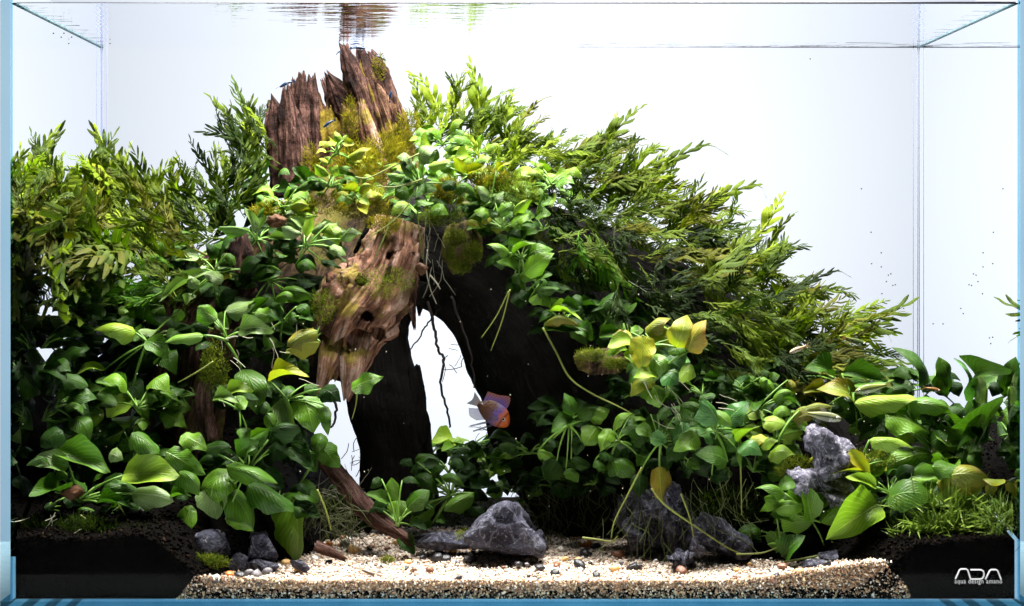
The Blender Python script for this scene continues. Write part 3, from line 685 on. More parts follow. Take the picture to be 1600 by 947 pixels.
# ------------------------------------------------------------------ leaves
def leaf_geo(arch_, cup, wave, twist, tipk, seed, n=13, m=6):
    """unit leaf: base at 0, tip at (1,0,0), full width 1, arched upward"""
    r = random.Random(seed); V, F, uv = [], [], []
    ph = r.uniform(0, 6.3); fr_ = r.uniform(7, 11)
    for i in range(n + 1):
        t = i / n
        a_ = .42 + (tipk - .6) * .9; b_ = .80 + (.74 - tipk) * 1.2; tm = a_ / (a_ + b_)
        w_ = .5 * (t ** a_ * (1 - t) ** b_) / (tm ** a_ * (1 - tm) ** b_)
        w_ *= 1 + .06 * math.sin(t * 17 + ph)
        if i == n: w_ = .0
        if i == 0: w_ = .03
        for j in range(m + 1):
            v = (j / m - .5) * 2; yy = v * w_
            z = arch_ * 4 * t * (1 - t) + cup * (yy * 2) ** 2 * .5 - abs(v) ** 1.2 * 0 + wave * abs(v) ** 1.6 * math.sin(t * fr_ + ph + (1.7 if v > 0 else 0)) * min(1, 3 * t) * (1 if t < .95 else .3)
            z += twist * yy * t - arch_ * 1.4 * max(0, t - .62) ** 2
            V.append((t + .0 * v, yy, z)); uv.append((t, .5 + v * .5))
    for i in range(n):
        for j in range(m):
            a = i * (m + 1) + j; F.append((a, a + 1, a + m + 2, a + m + 1))
    return V, F, uv
LEAFGEO = [leaf_geo(a, c, w_, t, k, s) for a, c, w_, t, k, s in (
    (.12, -.35, .030, .15, .72, 1), (.20, -.55, .045, -.3, .66, 2), (.06, .45, .040, .25, .70, 3), (.26, -.30, .060, .4, .62, 4),
    (.14, -.70, .050, -.4, .74, 5), (.02, .65, .045, .1, .66, 6), (.32, -.20, .040, .2, .70, 7), (.10, -.25, .075, -.2, .60, 8),
    (.22, .30, .070, .5, .68, 9), (-.04, -.50, .060, -.5, .70, 10), (.30, -.75, .035, .6, .64, 11), (.16, .75, .050, -.6, .68, 12), (.40, -.40, .055, .1, .72, 13), (.08, -.15, .095, .4, .62, 14))]
LEAFPTS = [np.array(g[0]) for g in LEAFGEO]
LEAF = {}
def leaf_mesh(k, i):
    if (k, i) not in LEAF:
        V, F, uv = LEAFGEO[i]; LEAF[k, i] = mesh('leaf', V, F, LM[k], uv)
    return LEAF[k, i]
def basis(base, tip, nrm, width, zs, origin):
    X = tip - base; L = X.length; x = X / L; z = nrm - x * nrm.dot(x)
    if z.length < 1e-4: z = Vector((0, -1, .2)) - x * x.dot(Vector((0, -1, .2)))
    z.normalize(); y = z.cross(x); b = base - origin
    return Matrix(((x.x * L, y.x * width, z.x * zs, b.x), (x.y * L, y.y * width, z.y * zs, b.y), (x.z * L, y.z * width, z.z * zs, b.z), (0, 0, 0, 1)))
def inside(geo, M, origin):
    a = np.array(M); v = geo @ a[:3, :3].T + a[:3, 3] + np.array(origin)
    return abs(v[:, 0]).max() < .2990 and v[:, 1].min() > .0012 and v[:, 1].max() < .2985
def add_leaf(root, base, tip, width, kind, nrm=None, var=None):
    if nrm is None:
        nrm = Vector((R.uniform(-.35, .35), -R.uniform(.45, .85), R.uniform(.5, .9)))
    L = (tip - base).length
    i = R.randrange(len(LEAFGEO)) if var is None else var; zs = L * R.uniform(.8, 1.2)
    for k in range(8):                                              # keep the blade inside the glass
        M = basis(base, tip, nrm, width, zs, root.location)
        if inside(LEAFPTS[i], M, root.location): return obj('leaf', leaf_mesh(kind, i), root, M)
        mv = Vector((-.003 if base.x > 0 else .003, .004 if base.y < .15 else -.004, 0)); base = base + mv; tip = tip + mv * 2.2
    return None
def add_stem(root, a, b, r=.0008, bend=.15, mat=None, name='stem', n=6, sides=5):
    d = b - a; L = d.length
    up = Vector((R.uniform(-.4, .4), -.4, .8)); up = up - d * (up.dot(d) / max(L * L, 1e-9)); 
    pts = [a + d * t + up * (bend * L * 4 * t * (1 - t)) - root.location for t in np.linspace(0, 1, n)]
    return obj(name, mesh(name, *tube_geo(pts, [r * (1.15 - .4 * i / (n - 1)) for i in range(n)], sides), mat or stem_m), root)

REG = {'A': (0, 550, 3.1575), 'B': (200, 650, 3.1875), 'F': (1200, 650, 3.1875), 'G': (1200, 440, 3.1575), 'I': (700, 380, 3.1575), 'J': (20, 430, 5.2625),
       'K': (200, 400, 3.944), 'L': (340, 310, 5.571), 'M': (380, 560, 3.946), 'N': (480, 210, 3.787), 'O': (840, 580, 4.304), 'Q': (1040, 580, 4.304),
       'S': (560, 680, 5.26), 'U': (400, 180, 4.735)}
LEAVES = {
'A': '518 85 380 115 52 l;510 290 315 430 130 l;705 340 490 440 190 b;650 200 540 310 110 l;470 200 250 360 90 m;690 270 850 240 105 d;650 400 770 490 105 m;260 490 515 580 105 b;340 560 165 545 100 g;605 610 855 610 135 l;685 690 510 690 80 m;650 700 835 730 95 g;480 740 640 765 60 m;270 690 98 715 95 m;370 90 240 200 90 m;310 390 210 460 90 d;540 500 600 525 60 g;560 100 580 170 80 m;280 590 330 620 50 b;130 560 240 560 30 m;680 300 720 260 90 b',
'J': '520 300 765 195 100 l;300 340 690 420 110 g;1010 475 700 450 165 l;900 270 1068 225 70 y;1045 200 1255 150 85 b;690 390 860 370 90 d;400 500 655 465 110 d;280 540 400 510 60 m;240 600 395 600 95 d;440 610 330 775 100 g;1030 460 1190 450 90 g;1090 540 1262 665 130 m;1240 240 1080 380 90 b;1100 670 1260 650 80 d;960 300 1090 340 80 m;950 350 1050 400 70 d;880 260 930 390 60 b;400 240 330 300 80 o;560 380 600 460 70 d',
'K': '480 100 215 265 75 g;650 70 548 60 75 g;590 150 470 110 65 g;560 90 630 130 60 y;420 200 378 130 60 g;690 80 805 30 75 d;770 135 930 100 85 m;1030 60 1145 65 50 m;350 295 412 245 50 g;560 290 660 220 80 d;600 340 768 290 110 g;550 390 440 320 95 b;525 385 612 445 75 g;80 260 235 220 60 m;750 350 865 265 40 m;780 350 905 385 80 b;880 330 950 395 75 d;680 470 872 460 90 g;970 210 1112 245 90 m;905 265 1048 285 70 b;1040 310 1112 365 60 m;985 410 1055 370 60 m;1055 370 1135 395 55 m;835 490 955 545 80 b;905 450 1035 482 65 m;1165 460 1000 545 105 o;1185 530 990 590 42 y;465 490 252 525 72 b;60 890 272 880 115 m;700 700 790 945 150 m;868 770 1090 745 120 y;595 850 755 828 62 l;525 880 665 900 80 g;660 865 715 940 60 b;330 330 290 400 60 b;220 310 130 400 70 b;940 560 960 680 60 d;1060 640 1110 710 60 m;970 650 1040 700 70 d',
'L': '330 290 245 100 85 g;285 290 395 100 85 m;270 280 25 265 55 b;340 300 445 165 50 g;725 300 570 255 75 g;755 260 645 175 85 g;765 330 825 190 70 l;815 300 935 210 75 g;965 230 1050 385 115 l;1070 355 1240 310 70 g;975 420 1102 490 85 g;815 400 950 345 60 g;445 345 635 350 55 g;80 480 145 575 65 m;190 560 0 590 65 m;200 620 362 520 95 d;295 695 535 650 115 m;500 470 600 500 55 b;690 580 842 605 85 m;555 800 792 860 105 m;495 885 702 865 75 b;40 925 305 905 95 g;300 930 435 880 50 b;520 120 605 85 45 l;555 135 680 105 45 g;690 130 855 155 45 l;630 70 785 80 55 y;780 75 880 38 32 y;430 380 460 540 50 d;900 540 1060 600 60 d;620 440 730 390 60 d;380 470 440 560 60 d',
'M': '370 235 430 435 170 b;228 255 305 432 95 g;500 290 520 455 60 m;480 460 450 575 85 m;480 540 585 660 115 m;665 190 842 118 90 b;480 190 590 260 100 d;140 340 222 455 75 b;40 500 160 445 45 b;0 575 85 520 85 m;370 610 445 690 80 d;180 470 360 510 85 d;300 520 400 600 90 d;160 560 260 560 60 d;390 160 440 240 70 m',
'B': '505 265 438 445 150 b;420 355 440 498 130 g;500 370 612 552 125 m;595 340 802 460 130 m;815 400 835 695 150 b;490 250 715 325 85 m;190 180 365 280 100 b;258 275 345 380 75 m;315 445 270 612 80 b;262 100 385 160 80 b;380 165 495 150 60 m;205 410 305 400 50 b;485 515 612 565 36 b;540 190 655 135 62 m;700 120 840 70 80 d;610 130 700 60 70 m;730 60 860 130 90 d;560 60 580 130 60 m;800 160 900 240 80 d',
'S': '245 555 80 485 105 m;320 540 275 368 90 b;400 600 565 470 130 m;340 535 330 658 165 b;620 590 440 712 105 b;610 720 465 745 70 m;640 690 705 720 75 m;560 570 665 535 55 m;470 310 640 470 100 d;345 210 445 255 65 d;480 220 545 265 60 d;360 370 485 395 52 d;950 480 728 605 110 b;685 335 855 415 62 m;205 625 88 640 50 d;190 360 105 430 70 d;430 300 560 280 80 d;600 330 700 260 80 d;640 420 600 330 80 d;760 210 860 260 80 d;520 440 600 520 80 d',
'O': '245 295 185 165 90 m;265 300 392 240 100 m;350 330 468 265 95 b;245 320 108 400 105 m;400 370 325 485 125 b;490 388 430 518 90 b;510 400 625 290 50 b;625 300 725 330 52 b;660 385 765 430 70 b;760 290 825 445 90 m;805 290 898 290 85 m;840 400 938 380 105 m;630 490 728 440 85 m;755 450 860 472 85 t;665 560 748 580 115 m;480 595 645 700 120 m;385 595 465 670 72 m;225 590 345 640 82 d;130 600 60 720 120 d;690 690 680 835 100 d;820 640 838 888 112 s;905 470 1085 400 115 t;870 520 975 575 100 d;0 540 95 570 70 b;190 660 265 745 70 m;990 240 1092 270 92 m;920 310 1085 345 92 m;870 120 790 228 105 b;785 72 648 152 72 y;520 500 600 600 90 d;300 480 260 560 80 d;100 460 60 520 80 d;640 500 720 540 80 d;420 540 500 590 70 d',
'I': '975 445 1085 375 80 o;985 460 1118 475 90 y;1125 515 1175 372 105 y;1185 535 1262 395 105 s;960 455 955 615 105 y;910 480 800 510 80 l;880 530 940 612 75 l;1000 500 1095 560 90 t;1085 505 1162 590 65 m;1068 575 1158 625 80 t;1005 555 1085 655 75 b;1035 640 928 660 72 l;1015 665 912 745 70 y;1055 650 1128 690 85 t;1140 640 1215 655 85 l;1000 700 1040 800 95 b;430 230 538 225 50 m;400 275 500 315 62 b;495 335 645 375 60 l;475 400 632 405 42 o;470 425 642 432 42 m;690 285 775 380 92 m;745 300 855 300 72 m;850 325 925 300 62 m;745 455 862 440 60 m;840 450 905 420 60 b;560 300 640 330 60 m;610 270 660 300 60 d;690 400 720 470 70 d;900 440 960 430 50 b;1190 470 1230 540 70 d;330 150 380 230 60 m',
'Q': '350 355 245 210 120 t;405 345 552 215 130 t;325 275 435 360 75 b;540 300 665 290 115 l;650 340 795 355 100 l;335 465 215 400 85 t;222 435 70 525 115 b;335 420 470 520 130 m;415 610 225 560 130 m;485 500 625 380 55 l;478 520 635 560 90 t;565 460 712 465 72 y;640 515 745 470 52 l;690 575 850 560 85 l;465 60 575 140 92 t;225 200 325 165 82 m;255 50 372 70 62 m;600 160 712 180 65 m;720 190 845 150 72 b;750 200 895 235 100 m;720 285 842 290 62 b;850 290 1005 300 82 o;900 265 1095 240 72 o;155 600 225 655 70 m;310 700 415 720 80 d;100 230 245 295 110 m;70 380 0 400 92 m;800 820 620 790 100 b;865 740 765 790 82 m;815 885 675 855 82 b;925 880 835 800 82 b;890 880 1065 815 110 b;740 935 905 925 95 b;560 30 590 110 80 m;640 40 720 130 60 b;480 400 500 620 40 b;700 60 760 30 60 m;820 60 870 140 50 o;380 120 480 190 100 d;60 560 110 580 90 d',
'F': '225 525 70 475 95 b;135 495 25 490 85 m;215 520 180 360 100 b;262 530 360 420 90 b;280 650 402 620 95 b;70 700 172 605 95 m;0 640 80 590 80 m;555 440 318 595 145 l;585 420 805 410 130 m;540 355 402 308 62 l;495 265 292 285 72 y;405 170 500 275 55 y;585 225 490 295 72 b;825 190 595 260 130 b;505 120 705 155 72 l;805 185 975 190 85 l;840 335 1080 320 130 o;720 305 870 285 62 b;735 370 862 330 52 b;815 430 1003 470 72 l;855 375 915 435 72 l;1125 325 1090 390 48 y;1245 340 1168 330 46 y;545 510 640 610 60 s;700 540 690 690 95 d;440 600 500 560 40 d;820 250 950 260 90 m;640 310 720 260 70 d;610 500 740 470 70 d;760 540 860 500 70 d;870 180 900 260 70 d;1000 190 1060 260 60 m;440 330 480 420 60 m',
'G': '440 590 262 535 112 o;425 600 702 580 105 l;365 455 570 485 65 m;390 530 600 490 55 b;690 600 885 650 85 b;580 660 775 740 120 b;640 680 712 790 110 l;780 545 640 345 88 m;885 565 850 392 90 m;858 535 852 455 48 l;1005 590 935 400 72 t;1050 605 1048 458 50 g;835 690 985 795 120 b;915 600 965 705 72 m;1080 520 1235 440 85 m;980 660 1075 600 80 m;1080 765 1205 595 92 m;1110 785 1235 700 100 m;1165 645 1235 620 62 b;500 580 330 640 80 d;580 560 680 540 60 d;470 690 570 640 60 b;300 610 400 660 70 m;440 720 560 690 60 d;760 640 840 700 90 d;900 500 940 560 60 d;1010 700 1060 780 70 d;800 800 880 760 80 m',
'N': '620 165 540 135 62 g;585 240 640 165 64 g;670 175 745 80 92 g;715 190 835 160 62 l;690 160 755 105 60 g;580 240 478 235 42 b;715 250 775 275 52 b;600 330 525 360 92 m;640 330 695 345 90 m;640 375 738 405 64 b;600 410 505 475 62 l;728 445 825 470 62 b;560 305 495 298 32 b;920 235 878 145 62 y;930 235 962 145 62 l;945 235 1045 190 52 y;955 245 1040 230 42 l;1120 215 1195 175 40 y;870 250 795 245 52 b;1090 395 1015 315 62 g;1095 405 1160 345 80 g;1050 390 1145 380 60 b;1085 500 998 455 62 b;1130 470 1205 420 52 b;1215 480 1315 395 42 l;1205 535 1315 480 82 b;1165 490 1235 470 60 m;955 505 1035 555 52 y;1030 520 1095 510 40 y;1085 550 1182 560 42 y;1195 700 1075 655 72 b;1195 730 1348 655 82 b;1255 800 1135 758 82 b;1295 745 1435 685 82 b;1285 830 1442 715 92 b;1255 830 1365 865 62 b;1355 860 1442 830 60 m;1395 250 1298 240 42 l;1400 235 1335 208 40 l;1395 205 1358 178 40 l;1400 335 1285 342 42 b;1375 410 1440 380 72 m;1350 490 1432 470 72 b;800 290 880 330 60 d;860 330 990 360 60 m;560 150 620 250 60 m;790 180 860 220 60 b;1000 300 1040 250 50 m;880 420 960 410 50 o;1190 580 1260 620 70 d;700 300 760 330 60 m',
'U': '590 205 508 242 52 y;615 200 588 128 52 l;645 205 722 212 52 y;640 185 675 150 45 l;685 320 835 250 72 y;535 365 475 325 42 y;540 445 438 375 52 l;560 440 602 378 62 l;585 445 695 388 52 b;580 455 668 450 42 g;375 480 278 395 72 m;300 545 432 495 52 m;510 575 438 592 40 l;705 560 638 518 42 y;722 565 678 488 52 y;730 572 640 548 42 y;748 575 805 508 52 l;758 565 855 528 45 y;765 630 832 655 52 l;720 635 628 618 45 l;280 645 180 640 30 l;280 660 385 685 52 l;380 672 462 642 26 y;200 705 100 725 40 b;220 725 295 715 42 g;300 742 442 740 42 l;150 620 60 640 40 b;60 600 10 640 50 b;470 480 380 500 50 m;660 600 600 650 50 m',
}
# crown px, py, depth, nearest hero leaves are gathered to it; filler leaves: number, length px, kinds
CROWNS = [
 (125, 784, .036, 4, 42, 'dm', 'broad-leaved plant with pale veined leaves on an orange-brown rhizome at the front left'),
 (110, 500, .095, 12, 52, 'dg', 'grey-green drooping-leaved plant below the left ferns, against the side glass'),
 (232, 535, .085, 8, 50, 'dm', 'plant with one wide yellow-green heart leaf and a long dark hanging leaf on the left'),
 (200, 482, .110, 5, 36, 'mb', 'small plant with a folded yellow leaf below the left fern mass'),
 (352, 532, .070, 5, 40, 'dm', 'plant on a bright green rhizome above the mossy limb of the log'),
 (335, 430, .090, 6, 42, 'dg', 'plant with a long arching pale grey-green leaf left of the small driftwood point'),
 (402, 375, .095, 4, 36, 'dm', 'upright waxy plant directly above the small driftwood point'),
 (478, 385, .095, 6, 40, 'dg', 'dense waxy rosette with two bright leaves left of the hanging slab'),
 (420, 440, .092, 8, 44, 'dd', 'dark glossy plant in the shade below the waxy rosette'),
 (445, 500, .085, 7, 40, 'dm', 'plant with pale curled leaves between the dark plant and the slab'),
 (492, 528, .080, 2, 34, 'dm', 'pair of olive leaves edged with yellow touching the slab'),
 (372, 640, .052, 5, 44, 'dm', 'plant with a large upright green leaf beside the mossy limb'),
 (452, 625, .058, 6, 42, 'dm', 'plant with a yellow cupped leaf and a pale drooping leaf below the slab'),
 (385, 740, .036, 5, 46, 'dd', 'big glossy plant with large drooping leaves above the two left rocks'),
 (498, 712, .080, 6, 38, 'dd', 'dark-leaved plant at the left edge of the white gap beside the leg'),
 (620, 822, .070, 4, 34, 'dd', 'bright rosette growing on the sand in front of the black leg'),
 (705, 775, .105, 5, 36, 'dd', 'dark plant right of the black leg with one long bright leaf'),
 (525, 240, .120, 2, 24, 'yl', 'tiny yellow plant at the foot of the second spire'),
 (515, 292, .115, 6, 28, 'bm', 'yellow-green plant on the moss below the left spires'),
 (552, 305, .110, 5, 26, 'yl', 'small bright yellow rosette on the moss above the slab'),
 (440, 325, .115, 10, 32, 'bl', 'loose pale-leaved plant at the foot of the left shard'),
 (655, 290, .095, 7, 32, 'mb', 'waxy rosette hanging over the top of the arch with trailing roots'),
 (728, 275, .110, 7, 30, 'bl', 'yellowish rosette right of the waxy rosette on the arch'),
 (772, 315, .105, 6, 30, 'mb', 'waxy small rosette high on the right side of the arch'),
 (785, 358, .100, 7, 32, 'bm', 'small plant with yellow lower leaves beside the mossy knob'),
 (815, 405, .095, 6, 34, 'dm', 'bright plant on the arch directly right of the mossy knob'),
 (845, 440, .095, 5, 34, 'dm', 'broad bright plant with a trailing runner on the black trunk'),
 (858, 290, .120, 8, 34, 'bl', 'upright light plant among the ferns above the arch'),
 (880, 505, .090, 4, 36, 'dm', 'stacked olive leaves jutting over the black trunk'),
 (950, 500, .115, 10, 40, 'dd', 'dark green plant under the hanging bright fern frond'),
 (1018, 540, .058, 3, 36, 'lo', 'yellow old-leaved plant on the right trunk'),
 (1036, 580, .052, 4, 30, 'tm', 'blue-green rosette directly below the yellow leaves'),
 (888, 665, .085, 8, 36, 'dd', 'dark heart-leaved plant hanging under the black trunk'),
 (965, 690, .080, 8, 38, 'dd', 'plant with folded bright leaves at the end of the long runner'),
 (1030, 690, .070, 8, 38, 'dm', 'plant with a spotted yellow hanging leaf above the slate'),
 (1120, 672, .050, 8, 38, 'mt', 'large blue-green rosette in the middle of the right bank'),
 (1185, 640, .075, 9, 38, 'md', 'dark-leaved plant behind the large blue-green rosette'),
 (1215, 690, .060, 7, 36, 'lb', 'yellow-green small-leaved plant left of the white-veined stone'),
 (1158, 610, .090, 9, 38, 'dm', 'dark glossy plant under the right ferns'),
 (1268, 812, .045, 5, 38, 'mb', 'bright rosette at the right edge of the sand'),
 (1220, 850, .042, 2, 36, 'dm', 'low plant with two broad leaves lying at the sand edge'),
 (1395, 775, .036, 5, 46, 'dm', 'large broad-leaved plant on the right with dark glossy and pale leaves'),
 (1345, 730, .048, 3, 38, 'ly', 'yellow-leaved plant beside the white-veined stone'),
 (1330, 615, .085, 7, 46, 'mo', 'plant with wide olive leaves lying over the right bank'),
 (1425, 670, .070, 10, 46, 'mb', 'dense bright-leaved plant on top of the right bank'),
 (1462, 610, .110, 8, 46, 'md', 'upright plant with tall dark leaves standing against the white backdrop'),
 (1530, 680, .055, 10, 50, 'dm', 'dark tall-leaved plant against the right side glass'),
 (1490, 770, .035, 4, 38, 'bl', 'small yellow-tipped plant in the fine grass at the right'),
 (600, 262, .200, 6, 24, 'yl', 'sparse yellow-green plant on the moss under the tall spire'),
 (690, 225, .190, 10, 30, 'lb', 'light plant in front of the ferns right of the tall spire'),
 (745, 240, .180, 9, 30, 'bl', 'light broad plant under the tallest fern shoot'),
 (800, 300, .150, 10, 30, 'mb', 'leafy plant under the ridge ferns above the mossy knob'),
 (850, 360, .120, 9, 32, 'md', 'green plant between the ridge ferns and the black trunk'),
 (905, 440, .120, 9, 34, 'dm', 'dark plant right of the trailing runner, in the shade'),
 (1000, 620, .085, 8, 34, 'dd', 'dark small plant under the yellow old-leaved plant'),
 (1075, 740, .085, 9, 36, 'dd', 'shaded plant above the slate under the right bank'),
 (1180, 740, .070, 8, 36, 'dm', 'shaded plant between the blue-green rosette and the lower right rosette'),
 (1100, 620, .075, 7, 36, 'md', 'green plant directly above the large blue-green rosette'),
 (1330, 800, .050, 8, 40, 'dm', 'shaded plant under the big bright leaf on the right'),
 (1500, 730, .060, 9, 44, 'dm', 'dark leafy plant behind the fine grass on the right'),
 (45, 590, .045, 8, 44, 'dm', 'half-lit plant touching the left side glass'),
 (90, 720, .060, 10, 44, 'dd', 'dark plant behind the orange-brown rhizome'),
 (200, 700, .070, 8, 44, 'dd', 'dark plant in front of the brown log'),
 (300, 620, .070, 6, 40, 'dm', 'plant between the log and the mossy limb'),
 (440, 700, .070, 9, 40, 'dd', 'dark plant behind the big glossy drooping plant'),
 (400, 560, .085, 8, 42, 'dd', 'dark plant in the hollow below the bright green rhizome'),
 (300, 410, .110, 10, 40, 'dm', 'dark leafy plant among the low ferns left of the waxy plant'),
 (420, 300, .150, 10, 34, 'dm', 'dark green plant behind the foot of the left shard'),
 (70, 800, .020, 5, 36, 'dd', 'low dark plant on the black soil edge at the far left'),
 (235, 815, .030, 6, 40, 'dd', 'low dark plant on the black soil between the rhizome and the rocks'),
 (165, 815, .022, 5, 34, 'dm', 'small plant on the black soil edge under the rhizome'),
 (1440, 815, .028, 6, 38, 'dd', 'low dark plant on the black soil left of the fine grass'),
 (1550, 790, .018, 5, 40, 'dm', 'low plant in the fine grass by the right glass'),
 (705, 318, .135, 8, 28, 'mb', 'small leafy plant on the mossy wood right of the waxy rosette'),
 (650, 335, .115, 5, 28, 'dm', 'dark plant tucked under the waxy rosette at the slab top'),
 (770, 335, .140, 8, 30, 'md', 'dark leafy plant behind the waxy small rosette'),
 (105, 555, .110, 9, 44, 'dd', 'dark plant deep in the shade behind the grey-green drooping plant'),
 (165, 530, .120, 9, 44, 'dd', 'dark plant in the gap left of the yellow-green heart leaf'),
 (60, 545, .055, 6, 40, 'dm', 'dark plant between the low ferns and the left glass'),
 (700, 742, .135, 5, 34, 'dm', 'dark leafy plant at the right foot of the black post'),
 (762, 735, .125, 6, 34, 'dmb', 'leafy plant under the fish, in front of the trunk foot'),
 (828, 712, .118, 7, 36, 'dm', 'dark plant against the trunk foot, left of the hanging heart-leaved plant'),
 (865, 765, .110, 6, 34, 'dd', 'dark plant above the root tangle, right of the large grey rock'),
 (800, 772, .135, 5, 30, 'db', 'small plant just behind the top of the large grey rock'),
 (930, 760, .105, 6, 34, 'dd', 'dark plant over the middle of the root tangle'),
 (75, 480, .060, 8, 44, 'dm', 'dark plant under the ferns at the left glass'),
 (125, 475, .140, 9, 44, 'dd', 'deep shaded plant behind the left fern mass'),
 (372, 325, .170, 10, 34, 'dm', 'dark green plant between the tall ribbon ferns and the left shard foot'),
 (425, 345, .150, 9, 32, 'dm', 'green plant behind the cut brown rhizome'),
 (300, 740, .050, 6, 42, 'm', 'green plant between the log and the big glossy plant'),
 (210, 640, .055, 6, 46, 'mb', 'green plant directly above the big left plant'),
 (80, 640, .045, 5, 44, 'm', 'green plant left of the folded yellow bud leaf'),
 (430, 790, .045, 5, 42, 'md', 'green plant above the wedge rock'),
 (735, 700, .255, 16, 38, 'dbl', 'backlit plant behind the arch, near the purple-finned fish'),  # rear plants: backlight is put into the lighter leaf kinds
 (840, 715, .250, 18, 40, 'dbl', 'backlit dense plant behind the arch, under the trunk'),
 (790, 735, .240, 14, 34, 'dl', 'low backlit plant growing behind the large rock'),
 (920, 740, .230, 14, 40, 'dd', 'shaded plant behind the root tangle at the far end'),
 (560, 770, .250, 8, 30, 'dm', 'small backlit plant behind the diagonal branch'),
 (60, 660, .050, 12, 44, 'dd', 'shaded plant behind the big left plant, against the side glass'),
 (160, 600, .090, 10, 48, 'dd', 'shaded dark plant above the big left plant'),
 (270, 470, .105, 10, 46, 'dm', 'dark plant filling the slope above the log'),
 (1240, 610, .110, 12, 42, 'md', 'leafy plant below the overhanging ferns beside the small pale fish'),
]
def PX(v): k = (CAMD + v.y) / FPX; return 763 + (v.x - CAMX) / k, 377 - (v.z - CAMZ) / k
GAPS = [(500, 612, 572, 748), (622, 470, 748, 672)]
def in_gap(v, m=14):
    x, y = PX(v); return any(a - m < x < c + m and b - m < y < d + m for a, b, c, d in GAPS)
def rosette(root, c, Y, n, Lpx, kinds, upb=.35, back=.014):
    k = K(Y)
    for q in range(n):
        az = R.uniform(0, 2 * math.pi); d = Vector((math.cos(az), -abs(math.sin(az)) * .5 + .25, R.uniform(-.35, .9))).normalized()
        pet = Lpx * k * R.uniform(.35, 1.0); L = Lpx * k * R.uniform(.75, 1.15)
        b = c + d * pet + Vector((0, back * R.uniform(.2, 1.2), 0))
        t = b + (Vector((d.x, d.y, d.z * .4 - R.uniform(.0, .6))).normalized()) * L
        if max(abs(b.x), abs(t.x)) > XLIM or min(b.y, t.y) < .004 or max(b.y, t.y) > .292: continue
        if in_gap(b) or in_gap(t) or in_gap((b + t) / 2): continue
        add_leaf(root, b, t, L * R.uniform(.58, .82), R.choice(kinds))
        if R.random() < .6: add_stem(root, c, b, .00055, .1, n=4, sides=4)
HEROES = next(i for i, c in enumerate(CROWNS) if 'fine grass at the right' in c[6] and 'yellow-tipped' in c[6]) + 1
roots = []
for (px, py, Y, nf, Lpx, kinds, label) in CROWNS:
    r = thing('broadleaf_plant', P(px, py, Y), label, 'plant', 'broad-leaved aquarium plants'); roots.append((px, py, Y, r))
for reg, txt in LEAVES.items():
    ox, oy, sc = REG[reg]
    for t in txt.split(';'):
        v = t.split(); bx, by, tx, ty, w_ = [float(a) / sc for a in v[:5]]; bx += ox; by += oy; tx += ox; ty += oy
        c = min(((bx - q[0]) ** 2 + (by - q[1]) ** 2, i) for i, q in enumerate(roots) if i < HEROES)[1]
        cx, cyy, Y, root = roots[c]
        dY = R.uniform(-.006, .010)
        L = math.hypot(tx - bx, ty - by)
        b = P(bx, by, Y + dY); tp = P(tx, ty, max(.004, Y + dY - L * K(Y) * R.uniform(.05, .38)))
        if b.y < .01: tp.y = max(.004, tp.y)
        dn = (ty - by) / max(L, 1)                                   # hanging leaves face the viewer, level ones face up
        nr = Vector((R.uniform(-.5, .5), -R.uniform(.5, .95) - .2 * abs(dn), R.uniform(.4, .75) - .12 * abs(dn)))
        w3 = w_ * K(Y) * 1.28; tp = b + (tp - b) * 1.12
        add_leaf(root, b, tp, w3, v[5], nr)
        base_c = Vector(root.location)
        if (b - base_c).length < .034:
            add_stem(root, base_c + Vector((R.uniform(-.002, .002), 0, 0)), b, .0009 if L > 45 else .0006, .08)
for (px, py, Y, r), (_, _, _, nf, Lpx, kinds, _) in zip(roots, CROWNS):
    rosette(r, Vector(r.location) + Vector((0, .012 if Y < .2 else 0, 0)), Y, int(nf * 2.2) + 4, Lpx * 1.0, kinds, back=.024 if Y < .2 else .008)

